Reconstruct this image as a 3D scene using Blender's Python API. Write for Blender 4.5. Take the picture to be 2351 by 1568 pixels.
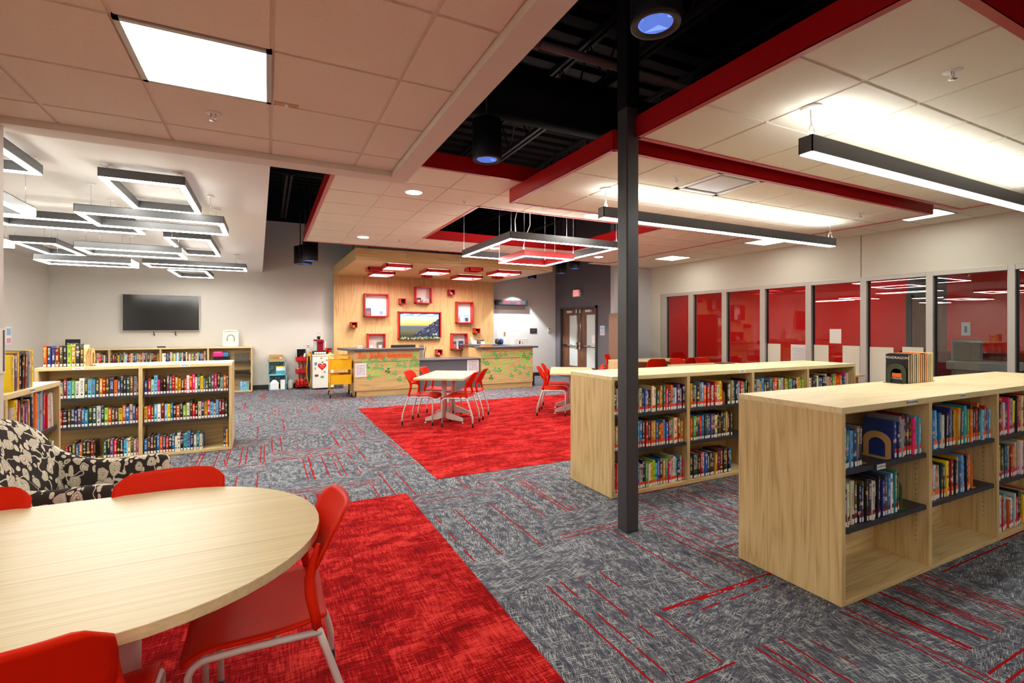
import bpy, bmesh, math, random
from mathutils import Vector, Matrix
S = bpy.context.scene
COL = S.collection
for o in list(bpy.data.objects): bpy.data.objects.remove(o)
PI = math.pi

# ---------------------------------------------------------------- camera, world, exposure
YAW = math.atan(561.5 / 1125)
cd = bpy.data.cameras.new('camera'); cam = bpy.data.objects.new('camera', cd); COL.objects.link(cam)
cam.location = (0, 0, 1.49); cam.rotation_euler = (PI / 2, 0, -YAW)
cd.sensor_width = 36; cd.lens = 36 * 1125 / 2351; cd.shift_y = -30 / 2351; cd.clip_start = 0.05; cd.clip_end = 80
S.camera = cam
w = bpy.data.worlds.new('world'); S.world = w; w.use_nodes = True
w.node_tree.nodes['Background'].inputs[0].default_value = (0.5, 0.55, 0.62, 1)
w.node_tree.nodes['Background'].inputs[1].default_value = 0.25
vs = S.view_settings; vs.view_transform = 'Standard'; vs.look = 'None'; vs.gamma = 1; vs.use_curve_mapping = False
vs.exposure = 1.42
S.cycles.max_bounces = 8; S.cycles.diffuse_bounces = 7; S.cycles.glossy_bounces = 4; S.cycles.transparent_max_bounces = 12
S.cycles.use_adaptive_sampling = True; S.cycles.adaptive_threshold = .02; S.cycles.sample_clamp_indirect = 6; S.cycles.use_denoising = True; S.cycles.caustics_reflective = False; S.cycles.caustics_refractive = False
E_BAR = 16.0      # bar fixtures, down side
E_UP = 9.0        # bar fixtures, up side
E_RING = 20.0      # ring fixtures
E_PANEL = 6.0     # recessed panels
E_DOWN = 300.0     # round downlights

# ---------------------------------------------------------------- material helpers
def srgb(r, g, b):
    f = lambda c: (c / 255 / 12.92) if c <= 10 else ((c / 255 + .055) / 1.055) ** 2.4
    return (f(r), f(g), f(b), 1)
MATS = {}
def newmat(name):
    m = bpy.data.materials.new(name); m.use_nodes = True; MATS[name] = m
    return m, m.node_tree, m.node_tree.nodes['Principled BSDF']
def mat(name, c, rough=.5, metal=0., spec=.5, emit=0., ecol=None, coat=0.):
    m, t, p = newmat(name)
    p.inputs['Base Color'].default_value = c; p.inputs['Roughness'].default_value = rough
    p.inputs['Metallic'].default_value = metal; p.inputs['Specular IOR Level'].default_value = spec
    p.inputs['Coat Weight'].default_value = coat
    if emit:
        p.inputs['Emission Color'].default_value = ecol or c; p.inputs['Emission Strength'].default_value = emit
    return m
class NT:
    """tiny node helper"""
    def __init__(s, t): s.t = t
    def n(s, typ, **k):
        x = s.t.nodes.new(typ)
        for a, b in k.items():
            if a.startswith('i_'): x.inputs[int(a[2:])].default_value = b
            else: setattr(x, a, b)
        return x
    def l(s, a, b): s.t.links.new(a, b)
    def m(s, op, a, b=None, c=None, clamp=False):
        x = s.t.nodes.new('ShaderNodeMath'); x.operation = op; x.use_clamp = clamp
        for i, v in enumerate((a, b, c)):
            if v is None: continue
            if isinstance(v, (int, float)): x.inputs[i].default_value = v
            else: s.l(v, x.inputs[i])
        return x.outputs[0]
    def mix(s, f, a, b):
        x = s.t.nodes.new('ShaderNodeMix'); x.data_type = 'RGBA'
        for i, v in ((0, f), (6, a), (7, b)):
            if isinstance(v, (int, float)): x.inputs[i].default_value = v
            elif isinstance(v, tuple): x.inputs[i].default_value = v
            else: s.l(v, x.inputs[i])
        return x.outputs[2]
    def xyz(s, v):
        x = s.t.nodes.new('ShaderNodeSeparateXYZ'); s.l(v, x.inputs[0]); return x.outputs
    def comb(s, a, b, c):
        x = s.t.nodes.new('ShaderNodeCombineXYZ')
        for i, v in enumerate((a, b, c)):
            if isinstance(v, (int, float)): x.inputs[i].default_value = v
            else: s.l(v, x.inputs[i])
        return x.outputs[0]
    def noise(s, vec, scale, detail=3, rough=.55, dist=0.):
        x = s.t.nodes.new('ShaderNodeTexNoise'); s.l(vec, x.inputs['Vector'])
        x.inputs['Scale'].default_value = scale; x.inputs['Detail'].default_value = detail
        x.inputs['Roughness'].default_value = rough; x.inputs['Distortion'].default_value = dist
        return x.outputs[0]
    def white(s, vec):
        x = s.t.nodes.new('ShaderNodeTexWhiteNoise'); x.noise_dimensions = '3D'; s.l(vec, x.inputs[0]); return x.outputs[0]
    def ramp(s, f, stops):
        x = s.t.nodes.new('ShaderNodeValToRGB'); s.l(f, x.inputs[0]); e = x.color_ramp.elements
        while len(e) < len(stops): e.new(.5)
        for k, (p, c) in enumerate(stops): e[k].position = p; e[k].color = c
        return x.outputs[0]
    def scale(s, vec, sx, sy, sz):
        x = s.t.nodes.new('ShaderNodeMapping'); x.vector_type = 'POINT'; s.l(vec, x.inputs[0]); x.inputs['Scale'].default_value = (sx, sy, sz)
        return x.outputs[0]
    def rot(s, vec, rz, sx=1, sy=1, sz=1):
        x = s.t.nodes.new('ShaderNodeMapping'); x.vector_type = 'TEXTURE'; s.l(vec, x.inputs[0]); x.inputs['Rotation'].default_value = (0, 0, rz)
        return s.scale(x.outputs[0], sx, sy, sz)
    def bump(s, h, strength, dist, p):
        x = s.t.nodes.new('ShaderNodeBump'); s.l(h, x.inputs['Height']); x.inputs['Strength'].default_value = strength; x.inputs['Distance'].default_value = dist
        s.l(x.outputs[0], p.inputs['Normal'])
    def smooth(s, v, a, b):
        x = s.t.nodes.new('ShaderNodeMapRange'); x.interpolation_type = 'SMOOTHSTEP'; s.l(v, x.inputs[0])
        x.inputs[1].default_value = a; x.inputs[2].default_value = b; return x.outputs[0]
def coord(t, kind='Object'):
    x = t.nodes.new('ShaderNodeTexCoord'); return x.outputs[kind]

def wood(name, cl, cm, cdk, axis='z', rough=.42, fine=1., cath=1.):
    m, t, p = newmat(name); k = NT(t); c = coord(t)
    st = {'x': (.07, 1, 1), 'y': (1, .07, 1), 'z': (1, 1, .07)}[axis]
    v = k.scale(c, *st)
    warp = k.noise(k.scale(c, *{'x': (.5, 2, 2), 'y': (2, .5, 2), 'z': (2, 2, .5)}[axis]), 1.6, 3)
    n1 = k.noise(v, 5.5 * cath, 2, .5, .6)
    rings = k.m('FRACT', k.m('MULTIPLY', k.m('ADD', n1, k.m('MULTIPLY', warp, .35)), 9))
    rings = k.m('ABSOLUTE', k.m('SUBTRACT', rings, .5))
    f2 = k.noise(k.scale(c, *{'x': (.02, 1, 1), 'y': (1, .02, 1), 'z': (1, 1, .02)}[axis]), 110 * fine, 3, .6)
    val = k.m('ADD', k.m('MULTIPLY', rings, .62), k.m('MULTIPLY', f2, .75))
    col = k.ramp(val, [(.31, cdk), (.47, cm), (.76, cl)])
    big = k.noise(v, 1.2, 2)
    col = k.mix(k.m('MULTIPLY', k.smooth(big, .35, .7), .12), col, cdk)
    k.l(col, p.inputs['Base Color']); p.inputs['Roughness'].default_value = rough
    p.inputs['Specular IOR Level'].default_value = .35
    k.bump(f2, .06, .002, p)
    return m
OL, OM, OD = srgb(220, 195, 143), srgb(209, 181, 127), srgb(186, 157, 105)
oak_z = wood('oak_vertical', OL, OM, OD, 'z'); oak_x = wood('oak_horizontal', OL, OM, OD, 'x'); oak_y = wood('oak_deep', OL, OM, OD, 'y')
TL, TM, TD = srgb(234, 216, 170), srgb(227, 208, 160), srgb(212, 189, 138)
top_x = wood('oak_top', TL, TM, TD, 'x', .38, .8, .7)
m, t, p = newmat('table_laminate'); k = NT(t); c = coord(t)
ln = k.noise(k.scale(c, .35, 60, 60), 1, 3, .6, .0); l2 = k.noise(k.scale(c, .8, 190, 190), 1, 2, .6)
k.l(k.ramp(k.m('ADD', k.m('MULTIPLY', ln, .6), k.m('MULTIPLY', l2, .4)), [(.30, srgb(190, 171, 128)), (.46, srgb(208, 191, 147)), (.62, srgb(217, 202, 158))]), p.inputs['Base Color']); p.inputs['Roughness'].default_value = .4; p.inputs['Specular IOR Level'].default_value = .35; lam_x = m
desk_z = wood('desk_laminate_vertical', srgb(216, 182, 128), srgb(206, 170, 116), srgb(188, 150, 98), 'z', .4, .6, .8)
desk_x = wood('desk_laminate_horizontal', srgb(216, 182, 128), srgb(206, 170, 116), srgb(186, 148, 96), 'x', .4, .6, .8)
door_wood = wood('walnut_door', srgb(122, 82, 56), srgb(104, 68, 46), srgb(80, 50, 34), 'z', .4, .6, .8)

def paint(name, c, rough=.6, bs=120, bstr=.05, spec=.3):
    m, t, p = newmat(name); k = NT(t)
    p.inputs['Base Color'].default_value = c; p.inputs['Roughness'].default_value = rough; p.inputs['Specular IOR Level'].default_value = spec
    k.bump(k.noise(coord(t), bs, 2), bstr, .002, p); return m
wallp = paint('wall_paint', srgb(212, 209, 202)); wallg = paint('wall_paint_grey', srgb(196, 199, 204)); walld = paint('wall_paint_charcoal', srgb(104, 102, 106))
wallw = paint('wall_paint_warm', srgb(208, 207, 194)); wallred = paint('red_wall_paint', srgb(228, 16, 10), .5, spec=.2); walldk = paint('dark_room_paint', srgb(92, 92, 94))
white_c = paint('white_ceiling_paint', srgb(226, 224, 220)); soff = paint('soffit_paint', srgb(218, 212, 202))
black_m = mat('black_metal', srgb(26, 26, 28), .45); blackdeck = paint('black_deck_paint', srgb(19, 17, 19), .7, spec=.2)
pipe_m = mat('dull_pipe', srgb(104, 94, 98), .5)
red_trim = mat('red_trim_paint', srgb(176, 8, 14), .32, spec=.5); redbright = mat('bright_red_laminate', srgb(196, 22, 28), .35)
char = mat('charcoal_column_paint', srgb(62, 62, 67), .42, .0, .5); fixt = mat('graphite_fixture', srgb(84, 84, 86), .4, .35)
shelf_m = mat('black_shelf_laminate', srgb(44, 44, 50), .45); shelf_e = mat('black_shelf_edge', srgb(58, 58, 66), .4)
countert = mat('dark_grey_countertop', srgb(76, 76, 82), .35); base_m = mat('black_baseboard', srgb(34, 35, 39), .5)
grey_lam = paint('grey_laminate', srgb(98, 98, 104), .5, 60, .03)
white_m = mat('white_plastic', srgb(236, 236, 232), .45); paper = mat('paper_white', srgb(232, 230, 224), .8); paperb = mat('poster_paper', srgb(222, 218, 200), .8)
chrome = mat('chrome', srgb(205, 205, 205), .18, 1.); silver = mat('silver_powder_coat', srgb(204, 196, 192), .4)
alum = mat('aluminium_frame', srgb(188, 186, 178), .4, .3); rubber = mat('black_rubber', srgb(22, 22, 24), .6)
plas_red = mat('red_chair_plastic', srgb(206, 36, 12), .45, spec=.06); yellow = mat('yellow_powder_coat', srgb(240, 178, 12), .35)
redcart = mat('red_powder_coat', srgb(196, 14, 24), .35); tan = mat('tan_metal', srgb(196, 158, 104), .45); green = mat('green_metal', srgb(74, 110, 52), .45)
screen = mat('black_screen', srgb(16, 16, 19), .12, spec=.6); teal = mat('teal_plastic', srgb(130, 200, 214), .5); card = paint('cardboard', srgb(186, 146, 92), .8)
clearp = mat('cloudy_plastic', srgb(190, 196, 190), .4); grille = mat('grille_metal', srgb(160, 148, 146), .5, .2)
pages_m = paint('book_pages', srgb(228, 214, 184), .8, 400, .4); orange_l = mat('orange_foam', srgb(240, 106, 34), .7)
def emis(name, c, s):
    m = bpy.data.materials.new(name); m.use_nodes = True; t = m.node_tree; t.nodes.clear()
    e = t.nodes.new('ShaderNodeEmission'); o = t.nodes.new('ShaderNodeOutputMaterial'); e.inputs[0].default_value = c; e.inputs[1].default_value = s
    t.links.new(e.outputs[0], o.inputs[0]); MATS[name] = m; return m
WARM = (1, .975, .88, 1)
em_bar = emis('bar_diffuser', (1, 1, .965, 1), E_BAR); em_up = emis('bar_uplight', (1, .995, .97, 1), E_UP); em_fill_bar = emis('fill_bar_diffuser', (1, .98, .93, 1), 4.5); em_fill_up = emis('fill_uplight', (1, 1, .93, 1), 30); em_ring = emis('ring_diffuser', WARM, E_RING)  # two of these serve the fill bars added behind the camera
em_panel = emis('panel_diffuser', WARM, E_PANEL); em_room_fill = emis('room_fill_diffuser', WARM, 14); em_down = emis('downlight_diffuser', WARM, E_DOWN)
em_red = emis('canopy_light_diffuser', (1, .93, .88, 1), 24); em_pup = emis('pendant_uplight', (1, .96, .9, 1), 8); em_pend = emis('pendant_diffuser', (1, .95, .9, 1), 20)
em_blue = emis('blue_lens', (.13, .22, .75, 1), 1.0); em_exit = emis('exit_letters', (1, .05, .03, 1), 1.4); em_led = emis('red_led', (1, .03, .03, 1), 2.0)

# ceiling tile with fissure specks
m, t, p = newmat('ceiling_tile'); k = NT(t); c = coord(t)
n = k.noise(k.scale(c, 1, 1.6, 1), 95, 4, .7); sp = k.smooth(n, .60, .68)
k.l(k.mix(k.m('MULTIPLY', sp, .45), srgb(230, 226, 210), srgb(158, 146, 126)), p.inputs['Base Color']); p.inputs['Roughness'].default_value = .85
p.inputs['Specular IOR Level'].default_value = .1; k.bump(n, .35, .003, p); tile_m = m
tee_m = mat('ceiling_tee', srgb(222, 214, 200), .6)

# glass: clear pane with real Fresnel reflection
m = bpy.data.materials.new('window_glass'); m.use_nodes = True; t = m.node_tree; t.nodes.clear(); k = NT(t)
fr = k.n('ShaderNodeFresnel'); bf_ = k.n('ShaderNodeNewGeometry'); k.l(k.m('ADD', 1.52, k.m('MULTIPLY', bf_.outputs['Backfacing'], 1 / 1.52 - 1.52)), fr.inputs[0])
tr = k.n('ShaderNodeBsdfTransparent'); tr.inputs[0].default_value = (.86, .88, .87, 1); gl = k.n('ShaderNodeBsdfGlossy'); gl.inputs['Roughness'].default_value = .0
mx = k.n('ShaderNodeMixShader'); k.l(k.m('MULTIPLY', fr.outputs[0], 1.0, clamp=True), mx.inputs[0]); k.l(tr.outputs[0], mx.inputs[1]); k.l(gl.outputs[0], mx.inputs[2])
o = k.n('ShaderNodeOutputMaterial'); k.l(mx.outputs[0], o.inputs[0]); glass = m; MATS['window_glass'] = m
frost = mat('frosted_glass', srgb(196, 204, 198), .25, spec=.5)

# grey plank carpet: 0.457 x 0.914 planks in alternating pairs, red pinstripes, scratchy hatch
m, t, p = newmat('grey_plank_carpet'); k = NT(t); c = coord(t); X, Y, Zc = k.xyz(c)
cx = k.m('FLOOR', k.m('DIVIDE', k.m('SUBTRACT', X, .04), .914)); fx = k.m('SUBTRACT', k.m('SUBTRACT', X, .04), k.m('MULTIPLY', cx, .914))
yy = k.m('SUBTRACT', k.m('SUBTRACT', Y, 1.083), k.m('MULTIPLY', cx, .457)); cy = k.m('FLOOR', k.m('DIVIDE', yy, 1.371)); my = k.m('SUBTRACT', yy, k.m('MULTIPLY', cy, 1.371))
isY = k.m('LESS_THAN', my, .914); notY = k.m('SUBTRACT', 1, isY)
pl = k.m('MULTIPLY', isY, k.m('FLOOR', k.m('DIVIDE', fx, .457)))
acr = k.m('ADD', k.m('MULTIPLY', isY, k.m('SUBTRACT', fx, k.m('MULTIPLY', pl, .457))), k.m('MULTIPLY', notY, k.m('SUBTRACT', my, .914)))
alo = k.m('ADD', k.m('MULTIPLY', isY, Y), k.m('MULTIPLY', notY, X))
pid = k.comb(cx, k.m('ADD', k.m('MULTIPLY', cy, 4), pl), isY)
r1 = k.white(pid)
shift = k.m('MULTIPLY', r1, 37.0)
A = k.comb(k.m('ADD', acr, shift), alo, r1)
wob = k.m('MULTIPLY', k.m('SUBTRACT', k.noise(k.scale(A, 3, 9, 1), 1, 2), .5), .010)
cell = k.m('FLOOR', k.m('DIVIDE', k.m('ADD', k.m('ADD', acr, shift), wob), .0115))
rc = k.white(k.comb(cell, r1, 1.3)); dash = k.noise(k.comb(cell, k.m('MULTIPLY', alo, 5), r1), 1.0, 1)
strong = k.m('GREATER_THAN', rc, .945); weak = k.m('MULTIPLY', k.m('GREATER_THAN', rc, .918), k.m('GREATER_THAN', dash, .50))
redm = k.m('MAXIMUM', strong, weak)
def hatch(rz, s1, s2, lo, hi): return k.smooth(k.noise(k.rot(A, rz, s1, s2, 1), 1, 2, .6), lo, hi)
h1 = hatch(.0, 270, 20, .50, .60); h2 = hatch(.36, 250, 16, .52, .62); h3 = hatch(-.36, 250, 16, .52, .62); h4 = hatch(1.35, 150, 12, .55, .65)
blk = k.noise(k.scale(A, 26, 9, 1), 1, 2)
bl = k.smooth(blk, .30, .55)
light = k.m('MULTIPLY', k.m('MAXIMUM', k.m('MULTIPLY', h2, h1), k.m('MULTIPLY', k.m('MAXIMUM', h3, h4), bl)), k.m('ADD', .35, k.m('MULTIPLY', bl, .65)))
dark = k.m('MULTIPLY', k.smooth(k.noise(k.rot(A, -.25, 230, 14, 2), 1, 2), .52, .62), .8)
base = k.mix(k.smooth(k.noise(k.rot(A, .3, 190, 12, 3), 1, 2), .4, .6), srgb(66, 67, 78), srgb(90, 92, 103))
base = k.mix(dark, base, srgb(48, 50, 62)); base = k.mix(k.m('MULTIPLY', light, .8), base, srgb(176, 181, 180)); base = k.mix(redm, base, srgb(150, 20, 24))
k.l(base, p.inputs['Base Color']); p.inputs['Roughness'].default_value = .95; p.inputs['Specular IOR Level'].default_value = .05
k.bump(k.noise(c, 260, 2), .5, .004, p); carpet = m
# red carpet
m, t, p = newmat('red_carpet'); k = NT(t); c = coord(t)
tx = k.xyz(c); tid = k.white(k.comb(k.m('FLOOR', k.m('DIVIDE', tx[0], .25)), k.m('FLOOR', k.m('DIVIDE', tx[1], .5)), 0))
v = k.comb(k.m('ADD', tx[0], k.m('MULTIPLY', tid, .1)), tx[1], 0)
n1 = k.noise(k.scale(v, 2.2, 4.5, 1), 1.3, 5, .72, .4); n2 = k.noise(k.scale(v, 9, 120, 1), 1, 3); n3 = k.noise(k.scale(v, 120, 9, 1), 1, 3)
s = k.m('ADD', k.m('MULTIPLY', n1, 1.5), k.m('MULTIPLY', k.m('ADD', n2, n3), .95))
k.l(k.ramp(k.m('DIVIDE', s, 3.4), [(.40, srgb(98, 6, 10)), (.49, srgb(146, 12, 16)), (.58, srgb(204, 56, 50))]), p.inputs['Base Color']); p.inputs['Roughness'].default_value = .95; p.inputs['Specular IOR Level'].default_value = .05
k.bump(k.noise(c, 300, 2), .5, .004, p); redcarpet = m
# upholstery
m, t, p = newmat('floral_upholstery'); k = NT(t); c = coord(t)
wv = k.n('ShaderNodeVectorMath'); wv.operation = 'ADD'; nn = k.n('ShaderNodeTexNoise'); k.l(c, nn.inputs['Vector']); nn.inputs['Scale'].default_value = 9
sc = k.n('ShaderNodeVectorMath'); sc.operation = 'SCALE'; k.l(nn.outputs['Color'], sc.inputs[0]); sc.inputs['Scale'].default_value = .07; k.l(c, wv.inputs[0]); k.l(sc.outputs[0], wv.inputs[1])
vo = k.n('ShaderNodeTexVoronoi'); vo.feature = 'F1'; k.l(k.scale(wv.outputs[0], 1, 1.1, .75), vo.inputs['Vector']); vo.inputs['Scale'].default_value = 14.5; vo.inputs['Randomness'].default_value = .85
d = vo.outputs['Distance']; pet = k.m('MULTIPLY', k.m('SUBTRACT', k.noise(c, 34, 1), .5), .22)
dd = k.m('ADD', d, pet); blob = k.m('LESS_THAN', dd, .43); wav = k.m('ABSOLUTE', k.m('SUBTRACT', k.m('FRACT', k.m('MULTIPLY', dd, 9.5)), .5)); ring = k.m('LESS_THAN', wav, .11)
v2 = k.n('ShaderNodeTexVoronoi'); v2.feature = 'F1'; k.l(k.scale(k.rot(wv.outputs[0], .7), 1.0, 1.0, .42), v2.inputs['Vector']); v2.inputs['Scale'].default_value = 27; v2.inputs['Randomness'].default_value = .9
leaf = k.m('MULTIPLY', k.m('LESS_THAN', v2.outputs['Distance'], .36), k.m('GREATER_THAN', dd, .46))
stem = k.m('LESS_THAN', k.m('ABSOLUTE', k.m('SUBTRACT', k.noise(wv.outputs[0], 7.5, 1), .5)), .013)
mask = k.m('MAXIMUM', k.m('MAXIMUM', k.m('SUBTRACT', blob, k.m('MULTIPLY', ring, .75)), leaf), stem, clamp=True)
k.l(k.mix(mask, srgb(60, 54, 52), srgb(224, 216, 196)), p.inputs['Base Color']); p.inputs['Roughness'].default_value = .9; p.inputs['Specular IOR Level'].default_value = .1
k.bump(k.m('ADD', mask, k.noise(c, 300, 1)), .5, .003, p); floral = m
# tv picture : sunset over a coast town
m, t, p = newmat('sunset_picture'); k = NT(t); g = coord(t, 'UV'); U, V, _ = k.xyz(g)
sky = k.ramp(V, [(.0, srgb(20, 24, 26)), (.28, srgb(96, 92, 60)), (.47, srgb(70, 90, 120)), (.5, srgb(246, 150, 40)), (.66, srgb(250, 214, 120)), (1, srgb(60, 140, 215))])
cl = k.smooth(k.noise(k.scale(g, 3, 9, 1), 1.5, 4), .5, .62); sky = k.mix(k.m('MULTIPLY', cl, k.smooth(V, .5, .75)), sky, srgb(250, 232, 190))
hill = k.m('LESS_THAN', V, k.m('ADD', k.m('MULTIPLY', k.m('SUBTRACT', U, .32), 1.05), k.m('MULTIPLY', k.noise(k.scale(g, 8, 8, 1), 1, 3), .16)))
hs = k.n('ShaderNodeTexVoronoi'); k.l(k.scale(g, 34, 22, 1), hs.inputs['Vector']); hs.inputs['Scale'].default_value = 1
hc = k.mix(k.smooth(k.xyz(hs.outputs['Color'])[0], .7, .95), srgb(22, 32, 52), srgb(110, 116, 150)); pic = k.mix(hill, sky, hc)
p.inputs['Base Color'].default_value = (0, 0, 0, 1); k.l(pic, p.inputs['Emission Color']); p.inputs['Emission Strength'].default_value = .75; picmat = m
# book covers: colours carried by the mesh, fine lettering-like ticks on the spine
m, t, p = newmat('book_cover'); k = NT(t); a1 = k.n('ShaderNodeAttribute'); a1.attribute_name = 'cover'; a2 = k.n('ShaderNodeAttribute'); a2.attribute_name = 'title'
U, V, _ = k.xyz(coord(t, 'UV')); onsp = k.m('GREATER_THAN', U, 0); 
inb = k.m('MULTIPLY', k.m('MULTIPLY', k.m('GREATER_THAN', U, .24), k.m('LESS_THAN', U, .76)), k.m('MULTIPLY', k.m('GREATER_THAN', V, .36), k.m('LESS_THAN', V, .93)))
seed = k.m('MULTIPLY', a1.outputs['Alpha'], 91)
word = k.m('GREATER_THAN', k.white(k.comb(k.m('FLOOR', k.m('MULTIPLY', V, 11)), seed, 2)), .30)
g = k.noise(k.comb(k.m('MULTIPLY', U, 4.2), k.m('MULTIPLY', V, 58), seed), 1, 1)
tick = k.m('MULTIPLY', k.m('MULTIPLY', inb, word), k.m('GREATER_THAN', g, .50))
band = k.m('MULTIPLY', k.m('MULTIPLY', onsp, k.m('LESS_THAN', k.m('ABSOLUTE', k.m('SUBTRACT', V, k.m('FRACT', k.m('MULTIPLY', seed, 7.7)))), .045)), k.m('GREATER_THAN', k.m('FRACT', k.m('MULTIPLY', seed, 3.3)), .55))
cc = k.mix(k.m('MULTIPLY', band, .8), a1.outputs['Color'], k.mix(.5, a2.outputs['Color'], srgb(190, 60, 30))); cc = k.mix(tick, cc, a2.outputs['Color'])
k.l(cc, p.inputs['Base Color']); p.inputs['Roughness'].default_value = .28; p.inputs['Specular IOR Level'].default_value = .5; cover_m = m
# plain label with tiny printed lines
def printed(name, bg, ink, rows, dens=.45, cols=26, lo=.1, hi=.9):
    m, t, p = newmat(name); k = NT(t); U, V, _ = k.xyz(coord(t, 'UV'))
    row = k.m('FRACT', k.m('MULTIPLY', V, rows)); ln = k.m('MULTIPLY', k.m('GREATER_THAN', row, .35), k.m('LESS_THAN', row, .75))
    g = k.m('GREATER_THAN', k.noise(k.comb(k.m('MULTIPLY', U, cols), k.m('MULTIPLY', k.m('FLOOR', k.m('MULTIPLY', V, rows)), 7.3), 0), 1, 1), dens)
    b = k.m('MULTIPLY', k.m('MULTIPLY', k.m('GREATER_THAN', U, lo), k.m('LESS_THAN', U, hi)), k.m('MULTIPLY', k.m('GREATER_THAN', V, lo), k.m('LESS_THAN', V, hi)))
    k.l(k.mix(k.m('MULTIPLY', k.m('MULTIPLY', ln, g), b), bg, ink), p.inputs['Base Color']); p.inputs['Roughness'].default_value = .7; return m
notice = printed('printed_notice', srgb(234, 228, 232), srgb(120, 100, 112), 16); darkprint = printed('dark_print', srgb(34, 34, 42), srgb(190, 190, 195), 9, .6, 20, .2, .8)
worksheet = printed('printed_sheet', srgb(226, 224, 222), srgb(168, 166, 168), 34, .4, 40)

# ---------------------------------------------------------------- mesh helpers
class MB:
    def __init__(s): s.v = []; s.f = []; s.m = []; s.uv = {}; s.smooth = set(); s.mi = 0
    def quad(s, a, b, c, d, uv=None):
        i = len(s.v); s.v += [tuple(a), tuple(b), tuple(c), tuple(d)]; s.f.append((i, i + 1, i + 2, i + 3)); s.m.append(s.mi)
        if uv: s.uv[len(s.f) - 1] = uv
        return s
    def box(s, x0, x1, y0, y1, z0, z1):
        i = len(s.v)
        s.v += [(x0, y0, z0), (x1, y0, z0), (x1, y1, z0), (x0, y1, z0), (x0, y0, z1), (x1, y0, z1), (x1, y1, z1), (x0, y1, z1)]
        for q in ((0, 3, 2, 1), (4, 5, 6, 7), (0, 1, 5, 4), (1, 2, 6, 5), (2, 3, 7, 6), (3, 0, 4, 7)):
            s.f.append(tuple(i + j for j in q)); s.m.append(s.mi)
        return s
    def prism(s, pts, z0, z1):
        i = len(s.v); n = len(pts)
        s.v += [(x, y, z0) for x, y in pts] + [(x, y, z1) for x, y in pts]
        s.f.append(tuple(i + j for j in reversed(range(n)))); s.m.append(s.mi); s.f.append(tuple(i + n + j for j in range(n))); s.m.append(s.mi)
        for j in range(n):
            s.f.append((i + j, i + (j + 1) % n, i + n + (j + 1) % n, i + n + j)); s.m.append(s.mi)
        return s
    def tube(s, pts, r, seg=10, cap=True, sq=False):
        pts = [Vector(p) for p in pts]; n = len(pts); rr = r if isinstance(r, (list, tuple)) else [r] * n
        i0 = len(s.v); up = None
        for a in range(n):
            d = (pts[min(a + 1, n - 1)] - pts[max(a - 1, 0)]).normalized()
            if up is None: up = Vector((0, 0, 1)) if abs(d.z) < .9 else Vector((1, 0, 0))
            x = d.cross(up)
            if x.length < 1e-4: x = d.cross(Vector((0, 1, 0)))
            x.normalize(); y = x.cross(d).normalized(); up = y
            for q in range(seg):
                an = 2 * PI * (q + (.5 if sq else 0)) / seg
                s.v.append(tuple(pts[a] + (x * math.cos(an) + y * math.sin(an)) * rr[a]))
        for a in range(n - 1):
            for q in range(seg):
                b = i0 + a * seg; s.f.append((b + q, b + (q + 1) % seg, b + seg + (q + 1) % seg, b + seg + q)); s.m.append(s.mi)
                if not sq: s.smooth.add(len(s.f) - 1)
        if cap:
            s.f.append(tuple(i0 + q for q in reversed(range(seg)))); s.m.append(s.mi)
            s.f.append(tuple(i0 + (n - 1) * seg + q for q in range(seg))); s.m.append(s.mi)
        return s
    def lathe(s, prof, c=(0, 0, 0), seg=24, cap=True):
        i0 = len(s.v); n = len(prof)
        for r, z in prof:
            for q in range(seg):
                an = 2 * PI * q / seg; s.v.append((c[0] + r * math.cos(an), c[1] + r * math.sin(an), c[2] + z))
        for a in range(n - 1):
            for q in range(seg):
                b = i0 + a * seg; s.f.append((b + q, b + (q + 1) % seg, b + seg + (q + 1) % seg, b + seg + q)); s.m.append(s.mi); s.smooth.add(len(s.f) - 1)
        if not cap: return s
        if prof[0][0] > 1e-5: s.f.append(tuple(i0 + q for q in reversed(range(seg)))); s.m.append(s.mi)
        if prof[-1][0] > 1e-5: s.f.append(tuple(i0 + (n - 1) * seg + q for q in range(seg))); s.m.append(s.mi)
        return s
    def grid(s, nu, nv, fn):
        i = len(s.v)
        for a in range(nu):
            for b in range(nv): s.v.append(tuple(fn(a / (nu - 1), b / (nv - 1))))
        for a in range(nu - 1):
            for b in range(nv - 1):
                s.f.append((i + a * nv + b, i + (a + 1) * nv + b, i + (a + 1) * nv + b + 1, i + a * nv + b + 1)); s.m.append(s.mi); s.smooth.add(len(s.f) - 1)
        return s
    def build(s, name, mats, parent=None, smooth=None, bevel=0):
        me = bpy.data.meshes.new(name); me.from_pydata(s.v, [], s.f)
        ms = mats if isinstance(mats, (list, tuple)) else [mats]
        for q in ms: me.materials.append(q)
        me.polygons.foreach_set('material_index', s.m)
        me.polygons.foreach_set('use_smooth', [(i in s.smooth) if smooth is None else smooth for i in range(len(s.f))])
        if s.uv:
            ul = me.uv_layers.new(name='uv')
            for fi, uv in s.uv.items():
                for li, q in zip(me.polygons[fi].loop_indices, uv): ul.data[li].uv = q
        me.update(); o = bpy.data.objects.new(name, me); COL.objects.link(o)
        if parent: o.parent = parent
        if bevel:
            b = o.modifiers.new('bevel', 'BEVEL'); b.width = bevel; b.segments = 2; b.limit_method = 'ANGLE'
        return o
def tag(o, label, cat, group=None, kind=None):
    o['label'] = label; o['category'] = cat
    if group: o['group'] = group
    if kind: o['kind'] = kind
    return o
def thing(name, label, cat, loc=(0, 0, 0), rz=0, group=None):
    o = bpy.data.objects.new(name, None); COL.objects.link(o); o.location = loc; o.rotation_euler = (0, 0, rz); o.empty_display_size = .1
    return tag(o, label, cat, group)
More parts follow.
